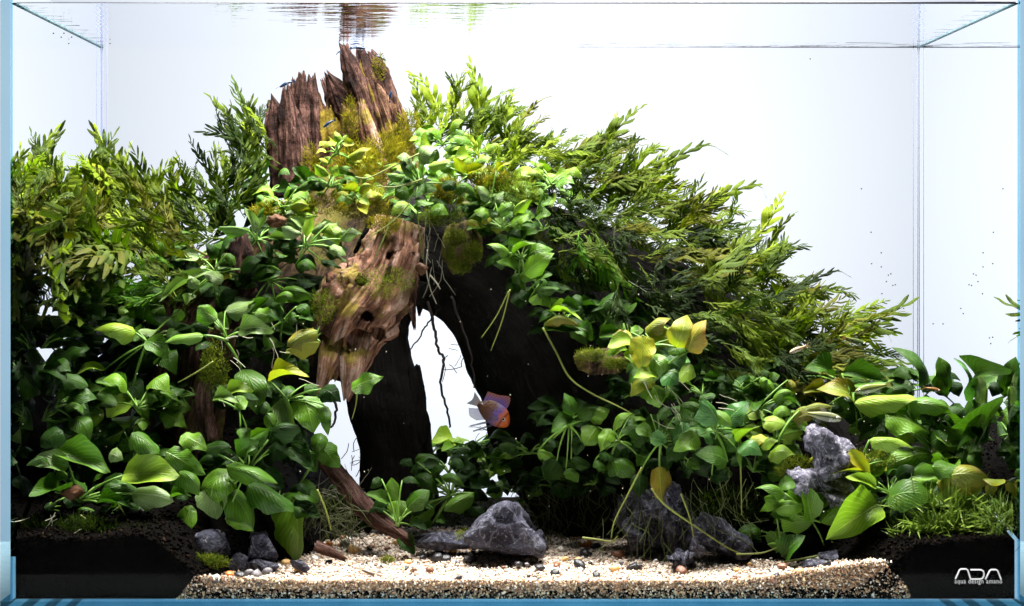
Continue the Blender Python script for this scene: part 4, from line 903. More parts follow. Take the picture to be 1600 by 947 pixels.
# ------------------------------------------------------------------ ferns
def frond_geo(seed, pairs, lob, wid, droop, sway, fwd, curl=.0, taper=.75):
    """one feathery frond as a single blade: rachis and lobes, unit length along x"""
    r = random.Random(seed); V, F, uv = [], [], []
    def c(t): return Vector((t, sway * (t * t - t) * .7, droop * (t - t * t) * .8 + (curl * max(0, t - .8) ** 2 * 8)))
    n = 12
    for i in range(n + 1):
        t = i / n; p = c(t); w_ = (.018 if seed >= 7 else .012) * (1.1 - t) + .003
        V += [p + Vector((0, -w_, 0)), p + Vector((0, 0, w_ * .8)), p + Vector((0, w_, 0))]; uv += [(t, .47), (t, .5), (t, .53)]
    for i in range(n):
        a = i * 3; F += [(a, a + 1, a + 4, a + 3), (a + 1, a + 2, a + 5, a + 4)]
    for i in range(pairs * 2 + 1):
        end = i == pairs * 2
        sd = 1 if i % 2 else -1; t = .14 + .84 * (i / (pairs * 2)) + r.uniform(-.02, .02); t = min(t, 1)
        L = lob * (math.sin(math.pi * (.12 + taper * t)) ** .8) * r.uniform(.75, 1.2); an = fwd * r.uniform(.8, 1.25)
        if end: an = 0; L = lob * .7
        p = c(t); d = (c(min(1, t + .02)) - c(t - .02)).normalized()
        sdv = Vector((-d.y, d.x, 0)).normalized() * sd; dr = (d * math.cos(an) + sdv * math.sin(an)).normalized()
        zz = r.uniform(-.25, .25); o = len(V); m = 5; ww = wid * L * r.uniform(.85, 1.2)
        pv = Vector((-dr.y, dr.x, r.uniform(-.35, .35)))
        for k in range(m + 1):
            s_ = k / m; q = p + dr * (L * s_) + Vector((0, 0, L * (zz * s_ - .35 * s_ * s_ * droop + .10 * math.sin(s_ * 7 + i)))) + d * (L * .25 * s_ * s_)
            hw_ = ww * (.25 + .75 * math.sin(math.pi * (.15 + s_ * .62))) * (1 if k < m else .35)
            V += [q - pv * hw_, q + Vector((0, 0, hw_ * .35)), q + pv * hw_]; uv += [(s_, .1), (s_, .5), (s_, .9)]
        for k in range(m):
            a = o + k * 3; F += [(a, a + 1, a + 4, a + 3), (a + 1, a + 2, a + 5, a + 4)]
    return V, F, uv
FG = [frond_geo(*a) for a in ((1, 8, .23, .105, .30, .5, .55), (2, 10, .19, .105, .70, -.6, .52), (3, 8, .26, .10, .15, .7, .46), (4, 10, .18, .11, 1.0, .3, .60), (5, 9, .22, .10, .45, -.9, .48), (6, 7, .28, .11, .35, .9, .42),
                              (7, 6, .15, .15, .10, .35, .40, -.9, .95), (8, 5, .17, .16, -.20, -.45, .36, -1.4, .95), (9, 5, .23, .15, .15, .4, .42, -.4, .85))]   # last three: upright shoots with spaced leaflets
FPTS = [np.array([tuple(v) for v in g[0]]) for g in FG]
FR = {}
def frond_mesh(k, i):
    if (k, i) not in FR:
        V, F, uv = FG[i]; FR[k, i] = mesh('frond', V, F, FM[k], uv)
    return FR[k, i]
def add_frond(root, b, t, kind, var=None, width=None, nrm=None):
    L = (t - b).length
    if nrm is None: nrm = Vector((R.uniform(-.9, .9), -R.uniform(.15, 1.0), R.uniform(-.3, .95)))
    i = R.randrange(6) if var is None else var
    for k in range(8):
        M = basis(b, t, nrm, (width or 1) * L, L, root.location)
        if inside(FPTS[i], M, root.location): return obj('frond', frond_mesh(kind, i), root, M)
        mv = Vector((-.004 if b.x > 0 else .004, .004 if b.y < .15 else -.004, 0)); b = b + mv; t = t + mv * 2.2
    return None
FERNS = [  # px, py, depth, fronds, length px, direction (degrees, 0 right, 90 up), spread, materials, label
 (672, 215, .255, 12, 74, 85, 55, 'lf', 'bright fern clump right beside the tall spire'),
 (738, 225, .250, 14, 84, 60, 55, 'lf', 'light green fern clump behind the waxy rosette on the arch'),
 (796, 245, .170, 16, 96, 38, 45, 'ffl', 'fern clump on the ridge with two arching brownish tips'),
 (858, 262, .175, 16, 104, 22, 40, 'ofl', 'olive fern clump on the ridge above the light upright plant'),
 (925, 285, .175, 16, 108, 25, 40, 'off', 'fern clump on the ridge with a tall lance-shaped tip'),
 (985, 318, .180, 16, 108, 20, 40, 'fol', 'fern clump below the long coiled shoot on the ridge'),
 (1050, 345, .180, 16, 104, 18, 40, 'oof', 'brownish fern clump halfway down the right slope'),
 (1110, 385, .175, 16, 104, 18, 42, 'ffl', 'fern clump under the thin tip halfway down the slope'),
 (1165, 430, .170, 16, 100, 20, 45, 'lff', 'fern clump with a bright feathered tip on the right slope'),
 (1222, 485, .165, 16, 100, 8, 45, 'ffo', 'fern clump with a dark coiled shoot low on the slope'),
 (1275, 530, .165, 16, 96, -4, 40, 'flo', 'lowest fern clump, spreading over the right bank toward the corner'),
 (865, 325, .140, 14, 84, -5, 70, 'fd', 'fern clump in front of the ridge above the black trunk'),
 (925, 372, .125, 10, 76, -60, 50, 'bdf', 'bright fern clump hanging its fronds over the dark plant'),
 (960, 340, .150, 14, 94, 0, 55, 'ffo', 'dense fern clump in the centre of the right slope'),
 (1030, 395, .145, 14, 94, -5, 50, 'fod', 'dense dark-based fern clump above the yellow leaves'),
 (1085, 440, .140, 16, 98, -8, 45, 'ffo', 'fern clump right above the spotted orange leaf'),
 (1150, 490, .135, 16, 98, -10, 45, 'fdl', 'fern clump sweeping right above the dark glossy plant'),
 (1215, 545, .130, 14, 90, -16, 45, 'fd', 'fern clump around the small pale orange fish'),
 (1120, 545, .105, 10, 70, -40, 45, 'fd', 'short fern clump over the dark glossy plant'),
 (1010, 455, .120, 12, 80, -20, 60, 'd', 'dark fern clump in the shade left of the yellow leaves'),
 (1330, 570, .150, 8, 88, -15, 30, 'fl', 'narrow fern clump at the tip of the bank by the two small fish'),
 (140, 330, .205, 14, 110, 92, 45, 'fl', 'tall pale fern clump against the left side glass'),
 (190, 335, .190, 14, 100, 108, 45, 'lf', 'tall light fern clump one step in from the left glass'),
 (245, 345, .185, 16, 100, 135, 50, 'fol', 'olive fern clump left of the dark tuft'),
 (305, 335, .180, 14, 84, 115, 55, 'df', 'dark fern clump below the left spires'),
 (352, 310, .175, 14, 80, 95, 50, 'df', 'dark fern tuft beside the left shard'),
 (398, 255, .245, 14, 90, 118, 30, 'dfl', 'tall ribbon-like fern clump leaning away from the left shard'),
 (165, 395, .150, 16, 104, 165, 55, 'fo', 'fern clump sweeping toward the left glass'),
 (240, 400, .140, 16, 96, 170, 55, 'fol', 'fern clump in the middle of the left slope'),
 (310, 395, .130, 16, 92, 172, 50, 'fo', 'fern clump left of the reddish driftwood point'),
 (110, 430, .120, 14, 90, 160, 60, 'fl', 'low fern clump above the grey-green drooping leaves'),
 (205, 445, .115, 14, 84, 180, 60, 'fb', 'low fern clump above the yellow heart leaf'),
 (280, 450, .110, 12, 76, 190, 60, 'fb', 'low fern clump above the log'),
(900, 335, .215, 12, 84, 30, 60, 'd', 'dark fern clump behind the ridge, nearest the stump'),  # dark backing clumps added to close bright gaps behind the ridge
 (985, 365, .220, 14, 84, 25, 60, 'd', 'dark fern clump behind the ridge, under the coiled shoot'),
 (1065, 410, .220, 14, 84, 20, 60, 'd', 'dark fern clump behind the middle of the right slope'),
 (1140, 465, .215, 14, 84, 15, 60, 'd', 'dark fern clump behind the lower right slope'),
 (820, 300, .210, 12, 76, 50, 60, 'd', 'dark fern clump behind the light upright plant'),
 (60, 290, .075, 8, 74, 95, 50, 'f', 'upright fern clump at the left edge of the tank'),
 (120, 380, .115, 16, 96, 140, 60, 'fo', 'fern clump filling the lower left slope by the glass'),
 (180, 300, .200, 12, 80, 150, 60, 'fl', 'pale feathered fern clump behind the left slope'),
 (265, 370, .165, 16, 90, 150, 60, 'ofl', 'thick olive fern clump in the left centre'),
 (340, 360, .150, 14, 76, 150, 60, 'df', 'dark fern clump just left of the waxy plant'),
 (150, 460, .105, 14, 80, 190, 60, 'fd', 'shaded fern clump just above the yellow heart leaf plant'),
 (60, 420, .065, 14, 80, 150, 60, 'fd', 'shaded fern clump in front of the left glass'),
 (780, 275, .150, 12, 70, 60, 60, 'fl', 'short fern clump in the hollow of the ridge'),
 (880, 400, .130, 12, 74, -10, 60, 'fd', 'shaded fern clump beside the dark plant on the trunk'),
 (1260, 580, .125, 14, 86, -8, 40, 'fo', 'fern clump behind the wide olive leaves'),
 (1190, 500, .150, 16, 96, 0, 45, 'fl', 'fern clump in the lower middle of the right slope'),
 (1060, 500, .115, 12, 80, -10, 50, 'df', 'dark fern clump right of the yellow leaves'),
 (85, 345, .070, 10, 80, 120, 60, 'fo', 'fern clump near the left front glass'),
]
fr_ = []
for (px, py, Y, n, Lp, ang, spread, mats, label) in FERNS:
    r = thing('fern', P(px, py, Y), label, 'fern', 'feathery water ferns'); fr_.append((px, py, Y, r)); k = K(Y)
    ridge = any(w_ in label for w_ in ('ridge', 'slope', 'tall spire', 'low on')) and px > 600
    left = px < 330
    Lp = Lp * (.72 if ridge else .9 if left else 1.0); py = py + (26 if left and py < 345 else 0)
    for q in range(int(n * (1.75 if ridge else 1.35 if left else 1.55))):
        a = math.radians(ang + R.gauss(0, spread * .7)); L = Lp * R.choice((.55, .7, .8, .9, 1.0, 1.2)) * R.uniform(.85, 1.1)
        bx = px + R.gauss(0, 20); by = py + R.gauss(0, 14); dy = R.uniform(-.018, .018)
        b = P(bx, by, Y + dy); t = P(bx + L * math.cos(a), by - L * math.sin(a), Y + dy + L * k * R.uniform(-.5, .35))
        if abs(t.x) > XLIM: continue
        b.y = min(max(b.y, .006), .29); t.y = min(max(t.y, .006), .29)
        add_frond(r, b, t, R.choice(mats), width=R.uniform(.8, 1.15))
HERO_F = '745 235 733 94 l 8 1.0;690 205 645 110 l 8 1.3;700 190 722 118 l 7 1.2;660 190 640 118 l 8 1.2;765 225 853 143 o 6 1.0;770 210 802 140 f 7 1.1;840 240 892 192 f 6 1.0;905 245 998 163 f 8 1.1;925 250 965 178 l 8 1.1;925 270 1019 209 f 7 .9;985 300 1127 215 f 7 .9;985 270 1040 238 l 2 1.0;1075 340 1207 282 f 7 1.0;1060 335 1130 298 l 2 1.0;1160 390 1222 300 l 8 1.3;1190 410 1249 325 f 7 .9;1205 480 1326 415 d 7 .8;1255 500 1410 480 f 5 .9;1290 510 1385 470 l 3 .9;1290 525 1400 517 l 6 1.0;1260 470 1335 462 f 4 1.0;1330 560 1430 600 f 8 1.0;1310 540 1415 570 f 6 1.0;410 270 353 156 d 7 1.1;405 260 380 152 d 8 1.0;385 275 350 185 f 8 1.2;395 260 408 180 d 7 1.0;350 300 345 232 l 8 1.2;292 310 283 252 d 8 1.4;172 330 150 203 l 8 1.4;150 340 137 213 f 5 .9;180 340 195 232 l 8 1.3;215 340 200 258 l 8 1.2;920 368 985 458 b 0 1.0;915 368 942 445 b 1 1.0;905 370 886 425 b 4 1.1;930 365 965 430 b 3 1.0;880 380 900 450 f 2 1.0;260 330 205 280 f 6 1.0;320 300 300 262 f 3 1.0'
for t in HERO_F.split(';'):
    v = t.split(); bx, by, tx, ty = map(float, v[:4])
    c = min(((bx - q[0]) ** 2 + (by - q[1]) ** 2, i) for i, q in enumerate(fr_))[1]; _, _, Y, r = fr_[c]
    b = P(bx, by, Y + .004); tp = P(tx, ty, Y + .004 - .2 * math.hypot(tx - bx, ty - by) * K(Y) * R.uniform(-1, 1))
    add_frond(r, b, tp, v[4], int(v[5]), float(v[6]), Vector((R.uniform(-.3, .3), -.9, .5)))

# ------------------------------------------------------------------ moss, grass, roots
def blades(name, spots, mat, wr=.00022, kind='stuff', lean=(0, -.4, .7), seg=1):
    """spots: (px, py, depth, rx px, ry px, count, length px) - thin tapering blades standing out of an ellipsoid"""
    VV, FF = [], []; o = 0
    for (px, py, Y, rx, ry, n, Lp) in spots:
        k = K(Y); c = np.array(P(px, py, Y))
        d = rng.normal(size=(n, 3)); d[:, 1] = -np.abs(d[:, 1]); d /= np.linalg.norm(d, axis=1)[:, None]
        rr = rng.random((n, 1)) ** .4
        base = c + d * rr * np.array([rx * k, min(rx, ry) * k * .8, ry * k])
        g = d * .8 + np.array(lean) + rng.normal(size=(n, 3)) * .5; g /= np.linalg.norm(g, axis=1)[:, None]
        L = (Lp * k * (.5 + rng.random(n)))[:, None]
        side = np.cross(g, rng.normal(size=(n, 3))); side /= np.linalg.norm(side, axis=1)[:, None]
        bend = rng.normal(size=(n, 3)) * .25 * L
        m1 = base + g * L * .55 + bend * .4; tip = base + g * L + bend
        VV.append(np.stack([base - side * wr, base + side * wr, m1 - side * wr * .8, m1 + side * wr * .8, tip], 1).reshape(-1, 3))
        f = np.array([(0, 1, 3), (0, 3, 2), (2, 3, 4)])
        FF.append((f[None] + (np.arange(n) * 5)[:, None, None]).reshape(-1, 3) + o); o += n * 5
    V = np.concatenate(VV); V[:, 0] = np.clip(V[:, 0], -.298, .298); V[:, 1] = np.clip(V[:, 1], .003, .296)
    ob = obj(name, big_mesh(name, V, np.concatenate(FF), mat))
    return tag(ob, kind=kind)
blades('moss', [(560, 280, .190, 46, 60, 3200, 8), (600, 250, .215, 40, 40, 2600, 8), (548, 200, .248, 12, 50, 900, 7), (575, 320, .15, 50, 30, 2200, 8), (625, 235, .230, 22, 40, 1400, 8),
                (485, 260, .235, 14, 40, 800, 6), (700, 300, .110, 30, 20, 1200, 8), (760, 285, .115, 40, 22, 1400, 8), (600, 350, .110, 28, 14, 700, 7), (592, 105, .252, 12, 24, 400, 4),
                (505, 320, .12, 40, 16, 900, 7), (440, 330, .12, 50, 16, 900, 7), (640, 200, .245, 20, 30, 700, 8)], moss_y)
blades('moss', [(712, 372, .118, 20, 14, 900, 5), (738, 395, .116, 16, 18, 900, 5), (722, 418, .115, 16, 10, 600, 5), (705, 398, .114, 8, 14, 400, 4), (925, 555, .082, 26, 10, 900, 5), (960, 568, .080, 20, 8, 600, 5), (690, 340, .13, 36, 16, 1200, 7), (770, 350, .135, 40, 18, 1200, 7), (830, 380, .14, 40, 20, 1200, 7), (335, 580, .070, 22, 50, 1300, 5), (600, 440, .088, 50, 26, 900, 4), (505, 480, .092, 22, 30, 700, 5),
                (240, 870, .020, 40, 12, 1200, 6), (320, 878, .018, 40, 12, 1100, 5), (605, 875, .05, 12, 6, 300, 4), (800, 300, .115, 40, 30, 1200, 8), (1350, 720, .06, 50, 18, 1200, 7), (740, 835, .07, 30, 10, 500, 5),
                (120, 860, .012, 80, 8, 900, 6), (1240, 730, .065, 30, 20, 800, 7)], moss_g)
blades('moss', [(60, 835, .02, 50, 22, 1600, 12), (140, 832, .02, 50, 24, 1600, 12), (220, 845, .02, 46, 22, 1400, 11), (90, 800, .06, 80, 20, 1600, 12), (200, 810, .06, 80, 22, 1600, 12), (150, 770, .11, 130, 24, 1800, 13), (280, 850, .05, 40, 20, 900, 10), (1430, 830, .03, 40, 24, 1200, 12), (1350, 830, .05, 50, 22, 1200, 12), (1500, 780, .07, 70, 24, 1600, 12), (1150, 800, .09, 100, 40, 1800, 12), (1320, 760, .10, 100, 40, 1800, 12), (700, 800, .2, 120, 20, 1200, 11), (900, 800, .18, 120, 30, 1500, 11), (530, 790, .17, 60, 20, 900, 11)], moss_d, .0003)
blades('grass', [(1500, 822, .022, 90, 14, 420, 24), (1440, 835, .020, 50, 12, 220, 22), (1560, 812, .012, 28, 26, 220, 28), (1480, 795, .03, 80, 20, 260, 34)], grass_m, .0006, lean=(-.1, -.3, .35))

def root_line(label, pts, Y, r, mat, group=None, jit=0):
    Ys = Y if hasattr(Y, '__len__') else [Y] * len(pts)
    c = catmull([tuple(P(x, y, yy)) for (x, y), yy in zip(pts, Ys)], max(8, 5 * len(pts)))
    if jit: c = c + rng.normal(size=c.shape) * jit
    o_ = Vector(c[0]); n = len(c)
    o = obj('root', mesh('root', *tube_geo([Vector(p) - o_ for p in c], [r * (1.1 - .5 * i / n) for i in range(n)], 6), mat)); o.location = o_
    return tag(o, label, 'root', group)
root_line('long black wiry root hanging down the middle of the arch opening', [(668, 470), (678, 510), (685, 545), (694, 565), (688, 600), (698, 640), (703, 670)], .17, .0011, root_k, jit=.0004)
root_line('thin black root crossing diagonally at the left of the arch opening', [(688, 480), (668, 505), (650, 535), (632, 556)], .175, .0007, root_k, jit=.0004)
root_line('black root hanging along the right edge of the arch opening', [(705, 465), (722, 510), (737, 560), (742, 605)], .165, .0009, root_k, jit=.0004)
root_line('short looped black root in the white gap beside the leg', [(520, 618), (525, 640), (521, 664), (515, 665), (514, 652)], .15, .0010, root_k, jit=.0003)
root_line('long pale green runner curving across the black trunk', [(848, 512), (868, 548), (890, 590), (925, 615), (960, 632), (985, 645)], .085, .0007, stem_y)
root_line('pale green root of the crossing pair pointing down on the black trunk, inner one', [(795, 455), (775, 495), (752, 528)], .09, .0005, stem_y)
root_line('pale green root of the pair on the black trunk, ending lower', [(797, 452), (785, 500), (767, 548)], .088, .0005, stem_y)
root_line('white root hanging from the waxy rosette to the small brown ball', [(652, 330), (656, 370), (660, 405)], .095, .0005, stem_y)
root_line('pale root hanging behind the brown ball toward the opening', [(668, 390), (666, 420), (672, 450), (682, 475)], .10, .0005, root_w)
root_line('short white curl of root right of the brown ball', [(672, 430), (682, 442), (688, 452)], .10, .0006, root_w)
root_line('green root hanging below the leaf beside the slab fingers', [(558, 610), (556, 632), (550, 655)], .09, .0006, stem_y)
root_line('yellow-green root lying across the moss from the waxy rosette', [(655, 240), (610, 262), (575, 278), (555, 276)], .088, .0006, stem_y)
root_line('yellow-green root reaching left from the waxy rosette foot', [(660, 280), (620, 292), (585, 290)], .088, .0006, stem_y)
root_line('pale yellow root leaning on the slab', [(612, 340), (600, 372), (585, 405)], .088, .0006, stem_y)
root_line('thin pale root falling in front of the slab', [(640, 318), (615, 345), (575, 372)], .086, .0005, stem_y)
root_line('thick green root bending from the right slate to the sand', [(1018, 763), (1040, 790), (1090, 825), (1135, 855), (1160, 866)], .05, .0007, stem_y)
root_line('tall green root standing in the right tangle', [(1003, 730), (980, 775), (960, 815), (955, 842)], .06, .0006, stem_y)
root_line('green root arching over the sand at the right tangle', [(910, 840), (935, 843), (955, 846), (965, 838)], .06, .0006, stem_y)
root_line('green root between the slate and the purple stone', [(1064, 772), (1078, 810), (1086, 850), (1094, 872)], .05, .0006, stem_y)
root_line('green root lying along the sand edge below the right rosette', [(1150, 866), (1190, 864), (1215, 855)], .04, .0006, stem_y)
root_line('green runner below the lower right rosette', [(1225, 878), (1270, 870), (1330, 855), (1385, 838)], .036, .0007, stem_y)
root_line('yellow-green root trailing below the big left plant', [(125, 805), (150, 825), (165, 850)], .03, .0008, stem_y)
root_line('long thin green root hanging from the big left plant', [(180, 780), (205, 820), (232, 852)], .03, .0006, stem_y)
root_line('stiff pale green root poking out of the mossy limb', [(333, 565), (310, 580), (278, 598)], .06, .0006, stem_y)
root_line('green stalk standing in the tangle left of the diagonal branch', [(495, 765), (508, 795), (517, 828)], .07, .0009, stem_y)
root_line('white root among the leaves below the grey plant', [(352, 530), (365, 526), (372, 526)], .06, .0006, root_w)
root_line('pale root hanging below the large blue-green rosette', [(1157, 722), (1158, 760), (1159, 805)], .055, .0006, stem_y)
def hair(name, boxes, mat, r=.0003):
    geos = []
    for (x0_, y0_, x1_, y1_, Y, n, Lp, ang, spr) in boxes:
        for _ in range(n):
            x, y = R.uniform(x0_, x1_), R.uniform(y0_, y1_); yy = Y + R.uniform(-.02, .02); a = math.radians(R.gauss(ang, spr)); L = Lp * R.uniform(.4, 1.3)
            p = [(x, y)]; 
            for s_ in range(4):
                a += R.gauss(0, .22); p.append((p[-1][0] + L / 4 * math.cos(a), p[-1][1] - L / 4 * math.sin(a)))
            yy = max(.01, yy); geos.append(tube_geo([P(q[0], q[1], yy) for q in p], r * R.uniform(.6, 1.2), 3, False))
    V, F = join(geos); return tag(obj(name, mesh(name, V, F, mat)), kind='stuff')
hair('roots', [(800, 740, 1000, 830, .15, 150, 42, -80, 40), (940, 760, 1150, 850, .065, 70, 60, -75, 30), (480, 760, 560, 840, .10, 110, 46, -60, 45), (1080, 730, 1180, 820, .06, 30, 40, -85, 20)], tangle_m, .00024)
hair('roots', [(820, 730, 960, 800, .2, 90, 40, -20, 60), (40, 800, 140, 845, .025, 40, 30, -110, 45), (640, 330, 700, 440, .12, 14, 50, -85, 12), (1000, 580, 1130, 660, .06, 16, 34, -40, 20), (480, 760, 560, 840, .12, 60, 46, -20, 50), (330, 500, 470, 620, .06, 14, 30, -60, 30)], root_w, .00024)
hair('roots', [(690, 490, 740, 590, .19, 16, 30, 30, 30), (530, 700, 565, 745, .2, 10, 30, 60, 50), (740, 650, 800, 720, .22, 24, 36, 20, 60)], root_k, .0003)

# little round bodies in the picture
def ball(name, label, px, py, Y, r, mat, seed, sc=(1, 1, 1), cat='root'):
    V, F = rock_geo(seed, 4, 5, .42, .6); o = obj(name, mesh(name, V * r * K(Y) * np.array(sc), F, mat)); o.location = P(px, py, Y); return tag(o, label, cat)
ball('root_ball', 'small brown round ball hanging under the top of the arch', 659, 420, .10, 10, bud_m, 201, cat='seed ball')
ball('rhizome', 'cut orange-brown rhizome end in the middle of the big left plant', 113, 768, .030, 15, rhiz_m, 202, (1.1, .9, .85), 'rhizome')
ball('rhizome', 'brown rhizome with a white cut face beside the upright waxy plant', 433, 346, .088, 13, rhiz_m, 203, (1.1, .9, .8), 'rhizome')

# ------------------------------------------------------------------ fish and shrimps
def fish_material(name, stops, belly, back, stripe=None, sheen=.35):
    s = NT(name); tc = s.n('ShaderNodeTexCoord').outputs['Object']; sp = s.n('ShaderNodeSeparateXYZ'); s.l(tc, sp.inputs[0])
    n = s.noise(9, tc, 4, .7); t = s.math('ADD', s.math('ADD', sp.outputs[0], .5), s.math('MULTIPLY', s.math('SUBTRACT', n, .5), .12))
    c = s.ramp(t, stops)
    z = s.math('ADD', s.math('MULTIPLY', sp.outputs[2], 3.2), .5, True)
    if belly: c = s.mix(s.math('SUBTRACT', .75, s.math('MULTIPLY', z, 1.9), True), c, belly)
    if back: c = s.mix(s.math('SUBTRACT', s.math('MULTIPLY', z, 1.8), .95, True), c, back)
    if stripe:
        c0, z0, w_ = stripe; k = s.math('SUBTRACT', 1, s.math('MULTIPLY', s.math('ABSOLUTE', s.math('SUBTRACT', sp.outputs[2], z0)), 1 / w_), True); c = s.mix(k, c, c0)
    v = s.n('ShaderNodeTexVoronoi'); v.inputs['Scale'].default_value = 34; s.l(tc, v.inputs['Vector'])
    p = s.n('ShaderNodeBsdfPrincipled'); s.l(c, p.inputs['Base Color']); p.inputs['Roughness'].default_value = sheen
    s.l(s.bump(v.outputs['Distance'], .12, .01), p.inputs['Normal'])
    return s.done(p.outputs[0])
def fin_material(name, c1, c2, tr=.35):
    s = NT(name); tc = s.n('ShaderNodeTexCoord').outputs['UV']; sp = s.n('ShaderNodeSeparateXYZ'); s.l(tc, sp.inputs[0])
    w_ = s.math('ADD', .5, s.math('MULTIPLY', s.math('SINE', s.math('MULTIPLY', sp.outputs[0], 70)), .5))
    c = s.mix(sp.outputs[1], c1, c2); c = s.mix(s.math('MULTIPLY', w_, .22), c, (.6, .6, .65))
    d = s.n('ShaderNodeBsdfDiffuse'); s.l(c, d.inputs[0]); t = s.n('ShaderNodeBsdfTranslucent'); s.l(c, t.inputs[0]); x = s.n('ShaderNodeBsdfTransparent')
    m = s.n('ShaderNodeMixShader'); m.inputs[0].default_value = .4; s.l(d.outputs[0], m.inputs[1]); s.l(t.outputs[0], m.inputs[2])
    m2 = s.n('ShaderNodeMixShader'); m2.inputs[0].default_value = tr; s.l(m.outputs[0], m2.inputs[1]); s.l(x.outputs[0], m2.inputs[2])
    return s.done(m2.outputs[0])
eye_w = plain('eye_ring', (.55, .52, .46), .3, (.7, .66, .6)); eye_k = plain('eye_pupil', (.005, .005, .006), .1, (.01, .01, .01), spec=.6)
def loft(prof, K_=14):
    """prof: (x, half width, z top, z bottom)"""
    V, F = [], []; n = len(prof)
    for x, w_, zt, zb in prof:
        for k in range(K_):
            a = 2 * math.pi * k / K_; V.append((x, w_ * math.cos(a) * (abs(math.cos(a)) ** .0), (zt + zb) / 2 + (zt - zb) / 2 * math.sin(a)))
    for i in range(n - 1):
        for k in range(K_): F.append((i * K_ + k, i * K_ + (k + 1) % K_, (i + 1) * K_ + (k + 1) % K_, (i + 1) * K_ + k))
    F.append(tuple(range(K_))[::-1]); F.append(tuple((n - 1) * K_ + k for k in range(K_)))
    return V, F
def fin_geo(base, tip, y=0., spread=0., n=None):
    """a fin between two polylines (root line and free edge), each in (x, z)"""
    V, F, uv = [], [], []; n = len(base)
    rows = 4
    for i in range(n):
        for j in range(rows + 1):
            t = j / rows; x = base[i][0] * (1 - t) + tip[i][0] * t; z = base[i][1] * (1 - t) + tip[i][1] * t
            V.append((x, y + spread * t + .006 * math.sin(i * 2.1) * t, z)); uv.append((i / max(1, n - 1), t))
    for i in range(n - 1):
        for j in range(rows): a = i * (rows + 1) + j; F.append((a, a + 1, a + rows + 2, a + rows + 1))
    return V, F, uv
def resample(pl, n):
    return [tuple(p) for p in catmull([(*q, 0) for q in pl], n)[:, :2]]
def fish(label, head, tail, Y, prof, bm, fm, fins, eye=(.36, .05, .035), yaw=0., mirror=False, name='fish', pect=True):
    a, b = P(*head, Y), P(*tail, Y); d = a - b; L = d.length; flip = d.x < 0
    r = thing(name, (a + b) / 2, label, 'fish')
    x = d.normalized(); yv = Vector((0, 1, 0)) if not flip else Vector((0, -1, 0)); 
    x = (Matrix.Rotation(yaw, 3, 'Z') @ x); z = x.cross(yv).normalized(); yv = z.cross(x).normalized()
    M = Matrix(((x.x * L, yv.x * L, z.x * L, 0), (x.y * L, yv.y * L, z.y * L, 0), (x.z * L, yv.z * L, z.z * L, 0), (0, 0, 0, 1)))
    c = catmull(prof, 26); obj('body', mesh('body', *loft([tuple(q) for q in c], 18), bm), r, M)
    for nm, base, tip in fins:
        V, F, uv = fin_geo(resample(base, 12), resample(tip, 12)); obj(nm, mesh(nm, V, F, fm.get(nm, fm['*']), uv), r, M)
    ex, ez, er = eye
    for sgn in (-1, 1):
        w_ = float(np.interp(ex, c[:, 0], c[:, 1])) * .86
        for nm, rr, off, mt in (('eye', er, 0, eye_w), ('pupil', er * .62, er * .55, eye_k)):
            V, F = rock_geo(1, 2, 0 or 1, 0); V = V / np.linalg.norm(V, axis=1)[:, None] * rr * np.array([1, .6, 1]) + np.array([ex, sgn * (w_ + off), ez])
            e_ = obj(nm, mesh(nm, V, F, mt), r, M)
        if pect:
            V, F, uv = fin_geo([(ex - .10, -.03), (ex - .11, -.07)], [(ex - .26, -.02), (ex - .24, -.14)], sgn * w_ * 1.2, sgn * .06); obj('pectoral_fin', mesh('pectoral_fin', V, F, fm['*'], uv), r, M)
    return r
def ram_skin():
    s = NT('ram_body'); tc = s.n('ShaderNodeTexCoord').outputs['Object']; sp = s.n('ShaderNodeSeparateXYZ'); s.l(tc, sp.inputs[0])
    n1 = s.noise(7, tc, 4, .7); n2 = s.noise(16, tc, 3, .7); x = s.math('ADD', sp.outputs[0], s.math('MULTIPLY', s.math('SUBTRACT', n1, .5), .22))
    c = s.ramp(s.math('ADD', x, .5), [(.0, (.06, .02, .010)), (.30, (.13, .05, .022)), (.52, (.16, .07, .055)), (.66, (.30, .08, .02)), (.74, (.70, .15, .005)), (1, (.80, .14, .002))])
    band = s.math('MULTIPLY', s.math('SUBTRACT', 1, s.math('MULTIPLY', s.math('ABSOLUTE', s.math('SUBTRACT', x, .12)), 5), True), s.ramp(n2, [(.40, 0.0), (.56, 1.0)]))
    c = s.mix(s.math('MULTIPLY', band, .9), c, s.mix(n1, (.03, .02, .35), (.20, .22, .95)))
    v = s.n('ShaderNodeTexVoronoi'); v.inputs['Scale'].default_value = 22; s.l(tc, v.inputs['Vector'])
    dots = s.math('MULTIPLY', s.ramp(v.outputs['Distance'], [(.12, 1.0), (.30, 0.0)]), s.ramp(n1, [(.45, 0.0), (.6, .7)]))
    c = s.mix(dots, c, (.22, .20, .55))
    bar = s.math('MULTIPLY', s.math('SUBTRACT', 1, s.math('MULTIPLY', s.math('ABSOLUTE', s.math('SUBTRACT', sp.outputs[0], s.math('ADD', .31, s.math('MULTIPLY', sp.outputs[2], .12)))), 26), True), .85)
    c = s.mix(bar, c, (.02, .008, .012))
    p = s.n('ShaderNodeBsdfPrincipled'); s.l(c, p.inputs['Base Color']); p.inputs['Roughness'].default_value = .34
    s.l(s.bump(s.math('ADD', n2, s.math('MULTIPLY', v.outputs['Distance'], .5)), .25, .01), p.inputs['Normal'])
    return s.done(p.outputs[0])
